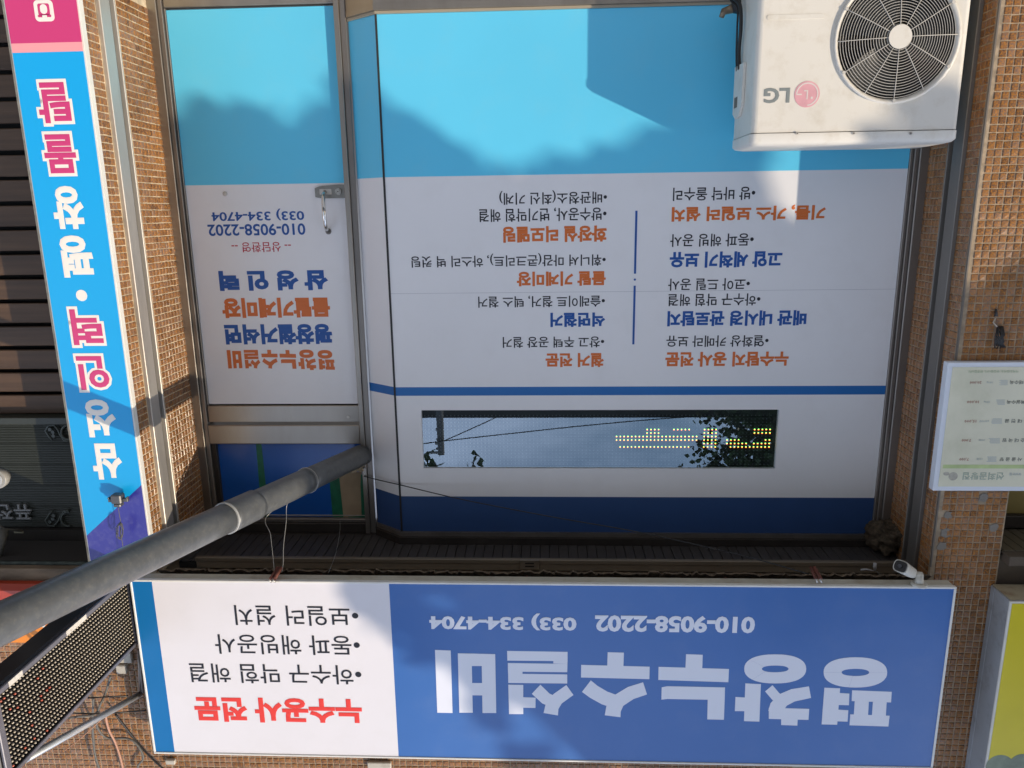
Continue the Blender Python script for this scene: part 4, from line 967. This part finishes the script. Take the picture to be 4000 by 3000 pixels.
for x0, x1, y in ((840, 945, 300), (800, 910, 545), (735, 875, 780), (705, 848, 1025), (680, 805, 1255)):
    b = MB()
    for k in range(5):
        a0, a1, b0, b1 = mp(x0+random.randint(0, 25), x1, y-30+14*k, y-24+14*k); p = at(a1, b0, Y=YP); q = at(a0, b1, Y=YP); b.box(p.x, q.x, YP-.0004, YP, min(p.z, q.z), max(p.z, q.z))
    b.build('small_print', ml, mn)
p = at(*[3640+265*s_m, 1400+1470*s_m], Y=YP)
b = MB(); b.prism([(p.x+.016*math.cos(k/3.), YP, p.z+.016*math.sin(k/3.)) for k in range(19)], (0,-.0004,0)); b.prism([(p.x+.025+.011*math.cos(k/3.), YP, p.z-.010+.007*math.sin(k/3.)) for k in range(19)], (0,-.0004,0)); b.build('picture', mat('menu_picture', (.42,.40,.33,1), .5, vary=.2, scale=60), mn)

# tangle of black wire tied on the pillar
tg = thing('wire_bundle', 'small tangled bundle of black wire tied to the tiled pillar above the menu', 'wire', at(3905, 1330, Y=2.64))
b = MB(); rn = random.Random(3)
for k in range(14):
    x = 3903+rn.uniform(-10, 12); pts = [at(x+rn.uniform(-5,5), 1275+rn.uniform(-8,8), Y=2.640), at(x+rn.uniform(-12,12), 1310, Y=2.630-.004*rn.random()), at(x+rn.uniform(-14,16), 1335, Y=2.630), at(x+rn.uniform(-12,14), 1355+rn.uniform(-8,8), Y=2.638)]
    b.tube(pts, .0022, 5)
for k in range(5):
    pts = [at(3888+rn.uniform(-10,10), 1212+rn.uniform(-6,10), Y=2.642), at(3893+rn.uniform(-8,8), 1235, Y=2.638)]; b.tube(pts, .003, 5)
b.build('tangle', cable_b, tg)
b = MB(); b.tube([at(3890,1238,Y=2.640), at(3880,1260,Y=2.636), at(3895,1276,Y=2.636)], .0025, 6); b.build('tie', mat('dirty_white', (.42,.36,.29,1), .6), tg)

# ------------------------------------------------------------------ yellow sign and neighbour on the left
ys_x = at(3870, 2285, Y=2.645).x
ray_ = ray(3950, 2352); YY = ys_x/ray_.x*ray_.y
ysn = thing('yellow_sign', 'yellow sign box with weathered grey side at the picture corner', 'sign', (ys_x-.5, YY, zr(1.3)))
zb0 = at(3950, 2352, Y=YY).z
greym = mat('weathered_grey', (.36,.38,.40,1), .5, vary=.06, dirt=(.10,.07,.05,1), dirt_amt=.5, dirt_scale=14)
ymid = YY+.10
bx(ysn, 'side_panel', greym, ys_x-1.4, ys_x, ymid+.002, 2.645, zb0, zb0+1.4, bev=.002); bx(ysn, 'side_panel', greym, ys_x-1.4, ys_x+.001, YY+.008, ymid, zb0-.001, zb0+1.4, bev=.002)
bx(ysn, 'trim', trim_w, ys_x-1.4, ys_x+.003, YY, YY+.0075, zb0-.001, zb0+1.4, bev=.001)
bx(ysn, 'underside', mat('old_cream', (.42,.36,.24,1), .6, dirt=(.2,.1,.05,1), dirt_amt=.7, dirt_scale=20), ys_x-1.39, ys_x-.004, YY+.012, 2.64, zb0-.006, zb0-.0015, bev=0)
bx(ysn, 'sign_face', mat('yellow_face', (.66,.55,.008,1), .35, vary=.03), ys_x-1.39, ys_x-.004, YY-.0015, YY-.0005, zb0+.006, zb0+1.39, bev=0)
b = MB()
for k, (xx, yy, r_) in enumerate(((3905, 2995, .052), (3990, 2985, .045))):
    p = at(xx, yy, Y=YY-.002)
    for q_ in range(24):
        a0_ = 2*math.pi*q_/24; a1_ = 2*math.pi*(q_+1)/24; b.prism([(p.x, YY-.0016-.0002*k, p.z), (p.x+r_*math.cos(a0_), YY-.0016-.0002*k, p.z+r_*math.sin(a0_)), (p.x+r_*math.cos(a1_), YY-.0016-.0002*k, p.z+r_*math.sin(a1_))], (0,-.0002,0))
b.build('flower_print', mat('flower_grey', (.20,.24,.17,1), .5, vary=.2, scale=30), ysn)
nb = thing('neighbour_shutter', 'ochre panel and ribbed dark soffit of the shop next to the menu board', 'shopfront', (-1.9, 2.9, zr(1.0)))
bx(nb, 'ochre_panel', mat('ochre_paint', (.25,.19,.055,1), .5, vary=.08), -2.6, -1.705, 2.86, 2.88, zr(-.8), zr(1.20), bev=0)
bx(nb, 'frame_bar', brown_al, -2.6, -1.705, 2.83, 2.858, zr(1.2005), zr(1.25))
om = mat('olive_soffit', (.10,.085,.055,1), .6)
q_ = MB(); q_.box(-.019, .019, -.11, .11, -.004, .004, bev=.0015); qm = q_.mesh('soffit_rib'); qm.materials.append(om)
for i in range(22):
    o = bpy.data.objects.new('soffit_rib', qm); COL.objects.link(o); o.location = (-2.58+.0405*i, 2.755, zr(1.262)); o.parent = nb; o.matrix_parent_inverse = Matrix.Translation(nb.location).inverted()
bx(nb, 'soffit_backing', dark, -2.6, -1.705, 2.64, 3.2, zr(1.268), zr(1.28)); bx(nb, 'back_wall', brown_al, -2.6, -1.705, 2.9, 3.2, zr(-.8), zr(1.267))
bx(nb, 'upper_wall', mat('beam_brown', (.09,.07,.05,1), .8, vary=.3), -2.6, -1.705, 2.66, 2.7, zr(1.285), zr(2.7))
bx(nb, 'beam', mat('beam_brown', (.09,.07,.05,1), .8, vary=.3), -2.6, -1.705, 2.60, 2.655, zr(1.262), zr(1.30))

# ------------------------------------------------------------------ neighbour on the right (left edge of the photograph)
nr_t = thing('slatted_wall', 'dark brown horizontal slats of the shop beyond the vertical sign', 'wall', (2.2, 2.9, 0))
YS = 2.92
wood = mat('stained_board', (.085,.047,.024,1), .6, vary=.3, scale=6, stretch=(.3,1,6), bump=.2, bscale=40)
bx(nr_t, 'backing', dark, 1.81, 3.4, YS+.05, YS+.07, 0, zr(.96), bev=0)
q_ = MB(); q_.box(-.78, .78, 0, .02, -.040, .040, bev=.003); qm = q_.mesh('slat'); qm.materials.append(wood)
pit = .0965; z = zr(.895)-.040
while z > 0:
    o = bpy.data.objects.new('slat', qm); COL.objects.link(o); o.location = (2.61, YS+random.gauss(0,.0015), z); o.rotation_euler = (random.gauss(0,.02), random.gauss(0,.002), 0)
    o.parent = nr_t; o.matrix_parent_inverse = Matrix.Translation(nr_t.location).inverted(); z -= pit
for xx in (1.92, 2.35): bx(nr_t, 'batten', wood, xx, xx+.03, YS+.021, YS+.049, 0, zr(.9))
sgn = thing('siding_sign', 'dark green ribbed sign wall with raised grey letters beyond the vertical sign', 'sign', (2.3, 2.8, zr(1.0)))
sid = mat('green_siding', (.032,.036,.026,1), .5, vary=.1, scale=10)
z0s = at(100, 1655, Y=2.88).z
bx(sgn, 'lower_trim', sid, 1.81, 3.4, 2.86, 2.95, at(100,1630,Y=2.87).z, z0s-.001)
hs = [1655, 1734, 1816, 1897, 1978, 2060]
for i in range(5):
    za = at(100, hs[i], Y=2.88).z+.001; zc = at(100, hs[i+1], Y=2.88).z-.001
    b = MB(); b.box(1.81, 3.4, 2.884, 2.95, za, zc)
    nrb = 12
    for k in range(nrb): zz = za+(zc-za)*(k+.5)/nrb; b.prism([(1.8105, 2.884, zz-.0025), (1.8105, 2.881, zz), (1.8105, 2.884, zz+.0025)], (1.589, 0, 0))
    b.build('siding_board', sid, sgn)
orn = mat('ornament_grey', (.06,.07,.058,1), .5)
def ornament(y_c, sc_):
    b = MB()
    b.tube([at(x, y_c+dy*sc_, Y=2.874) for x, dy in ((205,40),(192,25),(178,2),(190,-18),(212,-20),(228,0),(236,18),(250,38),(270,42))], .0045, 6)
    b.tube([at(268+28*math.cos(a_/6), y_c+8*sc_+28*math.sin(a_/6), Y=2.874) for a_ in range(8, 30)], .0045, 6)
    for x, dy in ((196,-3),(208,8),(210,22)):
        p = at(x, y_c+dy*sc_, Y=2.874); b.tube([p, p+Vector((0,-.004,0))], .008, 8)
    b.build('ornament', orn, sgn)
ornament(1680, 1); ornament(2035, -1)
lt = mat('raised_grey_letter', (.22,.22,.21,1), .5)
vs, fs = text_pts('퓨전', .03)
pa = at(118, 2003, Y=2.86); pb = at(-22, 2003, Y=2.86); z0 = at(60, 1972, Y=2.86).z; z1 = at(60, 2036, Y=2.86).z
o = print_on('raised_letter', vs, fs, pa.x, pb.x, z0, z1, 2.880, lt, sgn, .009)
# round lamp and its bracket
lm = thing('wall_lamp', 'grey round lamp head at the picture edge in front of the ribbed sign wall', 'lamp', at(-10, 1875, Y=2.6))
p = at(-12, 1872, Y=2.6); b = MB(); b.tube([p+Vector((0,.05,.0)), p+Vector((0,.02,0)), p, p+Vector((0,-.004,0))], [.02,.036,.038,.034], 28); b.build('lamp_head', mat('lamp_grey', (.34,.33,.30,1), .4), lm)
b = MB(); b.tube([p+Vector((0,-.0045,0)), p+Vector((0,-.0075,0))], .026, 24); b.build('lamp_lens', mat('lamp_lens', (.45,.45,.43,1), .2), lm)
lb = thing('lamp_bracket', 'dark angled metal bracket above the grey letters at the picture edge', 'bracket', at(30, 2070, Y=2.75))
b = MB(); b.tube([at(-20,2045,Y=2.75), at(18,2068,Y=2.75), at(88,2072,Y=2.80)], .006, 6); b.tube([at(18,2068,Y=2.75), at(5,2120,Y=2.72), at(-15,2190,Y=2.7)], .018, 6); b.build('arm', mat('bracket_dark', (.10,.095,.08,1), .5), lb)
bx(lb, 'plate', mat('bracket_plate', (.22,.20,.13,1), .6), at(92,2070,Y=2.82).x, at(55,2070,Y=2.82).x, 2.815, 2.82, at(80,2068,Y=2.82).z, at(80,2082,Y=2.82).z)
# beam and darkness above the siding, then the orange sign
bmn = thing('dark_beam', 'dark beam between the ribbed sign wall and the orange sign', 'beam', (2.3, 2.8, zr(1.3)))
za = at(100, 2062, Y=2.88).z
bx(bmn, 'recess_board', mat('recess_near_black', (.022,.018,.014,1), .8, vary=.4, scale=8), 1.835, 3.4, 2.86, 2.95, za, za+.12, bev=0)  # near-black board closing the recess above the siding
zq = at(100, 2195, Y=2.66).z; bx(bmn, 'edge_strip', mat('mossy_strip', (.06,.075,.062,1), .6, vary=.5, scale=30), 1.835, 3.4, 2.655, 2.67, zq, zq+.012)
bx(bmn, 'soffit_board', mat('dark_soffit', (.035,.03,.026,1), .8), 1.835, 3.4, 2.672, 2.858, zq, zq+.01, bev=0)
bx(bmn, 'beam_face', mat('dirty_concrete', (.17,.12,.075,1), .9, vary=.35, scale=25, stretch=(.3,1,1), bump=.6), 1.835, 3.4, 2.625, 2.655, at(60,2218,Y=2.63).z, zr(1.4545))
og = thing('orange_sign', 'orange and red sign box beyond the grey pipe at the picture edge', 'sign', (2.3, 2.5, zr(1.5)))
YO = 2.58
of_ = mat('orange_face', (.85,.26,.01,1), .4); rf_ = mat('red_face', (.42,.045,.015,1), .4)
zo0 = at(60, 2290, Y=YO).z; zo1 = at(60, 2346, Y=YO).z; zo2 = at(160, 2512, Y=YO).z; ox = at(205, 2440, Y=YO).x
bx(og, 'sign_box', rf_, ox, 3.2, YO, D0-.005, zo0, zo2, bev=.02)
bx(og, 'orange_panel', of_, ox+.004, 3.2, YO-.002, YO-.0005, zo1, zo2-.002, bev=0)
px_quad('patch', [(165,2428),(182,2434),(172,2452),(155,2445)], YO-.0025, trim_w, og)

# ------------------------------------------------------------------ across the street (seen in the glass)
ob = thing('opposite_building', 'low plastered building with a flat roof across the street', 'building', (0, -13, 0))
bx(ob, 'wall', lot, -26, 6.2, -20, -12.0, 0, 5.9, bev=0); bx(ob, 'roof_edge', brown_al, -26.2, 6.4, -20.2, -11.8, 5.91, 6.35, bev=0)
for i in range(10):
    x = -24+3*i
    for z in (1.0, 3.7): bx(ob, 'window', mat('dark_window', (.03,.035,.04,1), .1), x, x+1.6, -12.02, -11.99, z, z+1.4, bev=0)
def refl(px, py, Yt):
    """where on the plane Yt the mirror image at this pixel of the display glass comes from"""
    q = at(px, py, Y=YB+.006); d = q-CAMPOS
    return q+Vector((d.x, -d.y, d.z))*((q.y-Yt)/d.y)
top_ = refl(1724, 1775, -9.9)
po = thing('utility_pole', 'dark utility pole with short cross arms across the street', 'pole', (top_.x, -9.9, 0))
b = MB(); b.tube([(top_.x+.03,-9.9,0), (top_.x,-9.9,top_.z)], [.13,.075], 14); b.build('shaft', mat('pole_concrete', (.16,.15,.14,1), .8), po)
for yy, xl, xr in ((1678,1702,1730), (1717,1704,1730), (1732,1700,1732), (1753,1704,1730), (1768,1668,1732)):
    a_ = refl(xr, yy, -9.98); c_a = refl(xl, yy, -9.98)
    bx(po, 'cross_arm', steel_d, min(a_.x, c_a.x), max(a_.x, c_a.x), -10.0, -9.96, a_.z-.025, a_.z+.025)
wg = 'overhead wires across the street'
for pts, lab in (([refl(1650,1734,-9.8), refl(1738,1722,-9.8), refl(2000,1693,-9.8), refl(2300,1661,-9.8), refl(2640,1632,-9.8), refl(3300,1590,-9.8)], 'long overhead wire sagging down from the utility pole toward the roof'), ([refl(1735,1722,-9.85), refl(1830,1680,-9.85), refl(1932,1633,-9.85), refl(2000,1600,-9.85)], 'steep overhead wire between the utility pole and the roof edge')):
    wire('overhead_wire', pts, .012, cable_b, lab, 'wire', wg)

# ------------------------------------------------------------------ trees
bark = mat('bark', (.10,.075,.055,1), .9, vary=.3, scale=20, bump=.8, bscale=30)
leaf_m = mat('leaf_green', (.055,.095,.022,1), .6, vary=.35, scale=3)
T = leaf_m.node_tree; pb_ = T.nodes['Principled BSDF']
def leaf_quad(mb, p, s, rn):
    d = Vector((rn.gauss(0,1), rn.gauss(0,1), rn.gauss(0,1))).normalized(); e = d.orthogonal().normalized(); f = d.cross(e)
    mb.add([p-e*s*.15, p+f*s*.5-e*s*.05, p+e*s*.9+f*s*.25, p+e*s*.8-f*s*.35, p-f*s*.5], [(0,4,3),(0,3,2),(0,2,1)])
dS = Vector((1.27, 1.0, -.595))
def lower(u):
    pts = [(-3.2,.55),(-1.72,.45),(-1.45,.33),(-1.37,.25),(-1.36,.24),(-1.29,.22),(-1.275,-.40),(-1.2,-.42),(-1.1,-.30),(-1.0,-.10),(-.9,-.04),(-.75,.0),(-.57,.05),(-.35,.04),(-.15,.02),(0,-.09),(.16,-.20),(.22,-.15),(.4,-.05),(.6,-.13),(.92,-.14)]
    if u <= pts[0][0]: return pts[0][1]
    for (a0, b0), (a1, b1) in zip(pts, pts[1:]):
        if u <= a1: return b0+(b1-b0)*(u-a0)/(a1-a0)
    return 9
def right(wv):
    if wv < 1.0: return .93
    pts = [(1.0,.93),(1.25,.98),(1.6,.74),(1.95,.36),(2.3,.10),(3.2,-.2)]
    for (a0, b0), (a1, b1) in zip(pts, pts[1:]):
        if wv <= a1: return b0+(b1-b0)*(wv-a0)/(a1-a0)
    return -.1
rn = random.Random(11)
tr1 = thing('street_tree', 'leafy street tree behind the photographer whose crown shades the shopfront', 'tree', (-7.6, -1.0, 0))
b = MB(); cnt = 0
while cnt < 26000:
    u = rn.uniform(-3.2, 1.0); wv = rn.uniform(-.5, 3.2); tt = rn.uniform(3.0, 4.6)
    if wv < lower(u)-.03+abs(rn.gauss(0,.05))+.13*max(0, noise.noise(Vector((u*7, wv*7, 1)))) or u > right(wv)-abs(rn.gauss(0,.03)): continue
    if wv > 1.32 and u > right(wv)-.60 and noise.noise(Vector((u*4.5, wv*4.5, 3))) < -.02: continue
    if ((u+.9)/2.6)**2+((wv-1.5)/2.1)**2 > 1.15: continue
    Pq = Vector((u, 2.65, zr(wv)))-dS*tt
    leaf_quad(b, Pq, rn.uniform(.06, .10), rn); cnt += 1
stuff_leaf = b.build('crown', leaf_m, tr1, fixn=False); stuff(stuff_leaf)
b = MB(); base = Vector((-7.6, -1.0, 0)); top = Vector((-7.2, -1.1, 3.9))
b.tube([base, base+Vector((.1,0,1.5)), top], [.20,.15,.11], 14); b.build('trunk', bark, tr1)
for k in range(7):
    u = -1.6+.38*k; wv = .9+.25*(k % 3); e = Vector((u, 2.65, zr(wv)))-dS*3.8
    b = MB(); b.tube([top-Vector((0,0,.1*k)), (top*.5+e*.5)+Vector((0,0,.15)), e], [.07,.04,.012], 8); b.build('limb', bark, tr1)
tr2 = thing('street_tree', 'taller leafy tree across the street reflected at the dark end of the display glass', 'tree', (-4.9, -8.6, 0))
b = MB(); cen = Vector((-5.5, -8.4, 6.0)); cl = [cen+Vector((rn.gauss(0,.95), rn.gauss(0,.7), rn.gauss(0,1.6))) for _ in range(60)]+[Vector((rn.uniform(-7.6,-4.0), rn.gauss(-8.6,.5), rn.uniform(3.2,8.6))) for _ in range(70)]
for k in range(46000):
    c0_ = cl[rn.randrange(len(cl))]; leaf_quad(b, c0_+Vector((rn.gauss(0,.40), rn.gauss(0,.40), rn.gauss(0,.40))), rn.uniform(.08,.13), rn)
stuff(b.build('crown', leaf_m, tr2, fixn=False))
b = MB(); b.tube([(-4.9,-8.6,0), (-5.0,-8.5,2.5), (-5.2,-8.4,6.5)], [.22,.17,.06], 12); b.build('trunk', bark, tr2)

tr3 = thing('street_tree', 'leafy tree over the pavement whose twigs hang into the reflection in the display glass', 'tree', (3.6, -2.2, 0))
b = MB(); rn3 = random.Random(5)
for k in range(5200):
    d = Vector((rn3.gauss(0,1), rn3.gauss(0,1), rn3.gauss(0,1))).normalized()*rn3.uniform(.2,1)**.5
    leaf_quad(b, Vector((2.9,-2.3,6.1))+Vector((d.x*1.7, d.y*1.4, d.z*1.45)), rn3.uniform(.07,.11), rn3)
for (px2, py2, nn, rr2) in ((1850,1808,16,.09), (1672,1800,20,.10), (1690,1822,14,.07)):
    q = at(px2, py2, Y=YB+.006); dd = (q-CAMPOS); dd = Vector((dd.x, -dd.y, dd.z)); q = q+dd*(5.0/3.02)
    for k in range(nn): leaf_quad(b, q+Vector((rn3.gauss(0,rr2), rn3.gauss(0,rr2), rn3.gauss(0,rr2*.6))), rn3.uniform(.06,.09), rn3)
    b.tube([q, q+Vector((.15,0,.5)), Vector((2.4,-2.3,5.6))], .008, 5)
stuff(b.build('crown', leaf_m, tr3, fixn=False))
b = MB(); b.tube([(3.6,-2.2,0), (3.5,-2.2,2.5), (3.0,-2.3,5.8)], [.17,.13,.05], 12); b.build('trunk', bark, tr3)
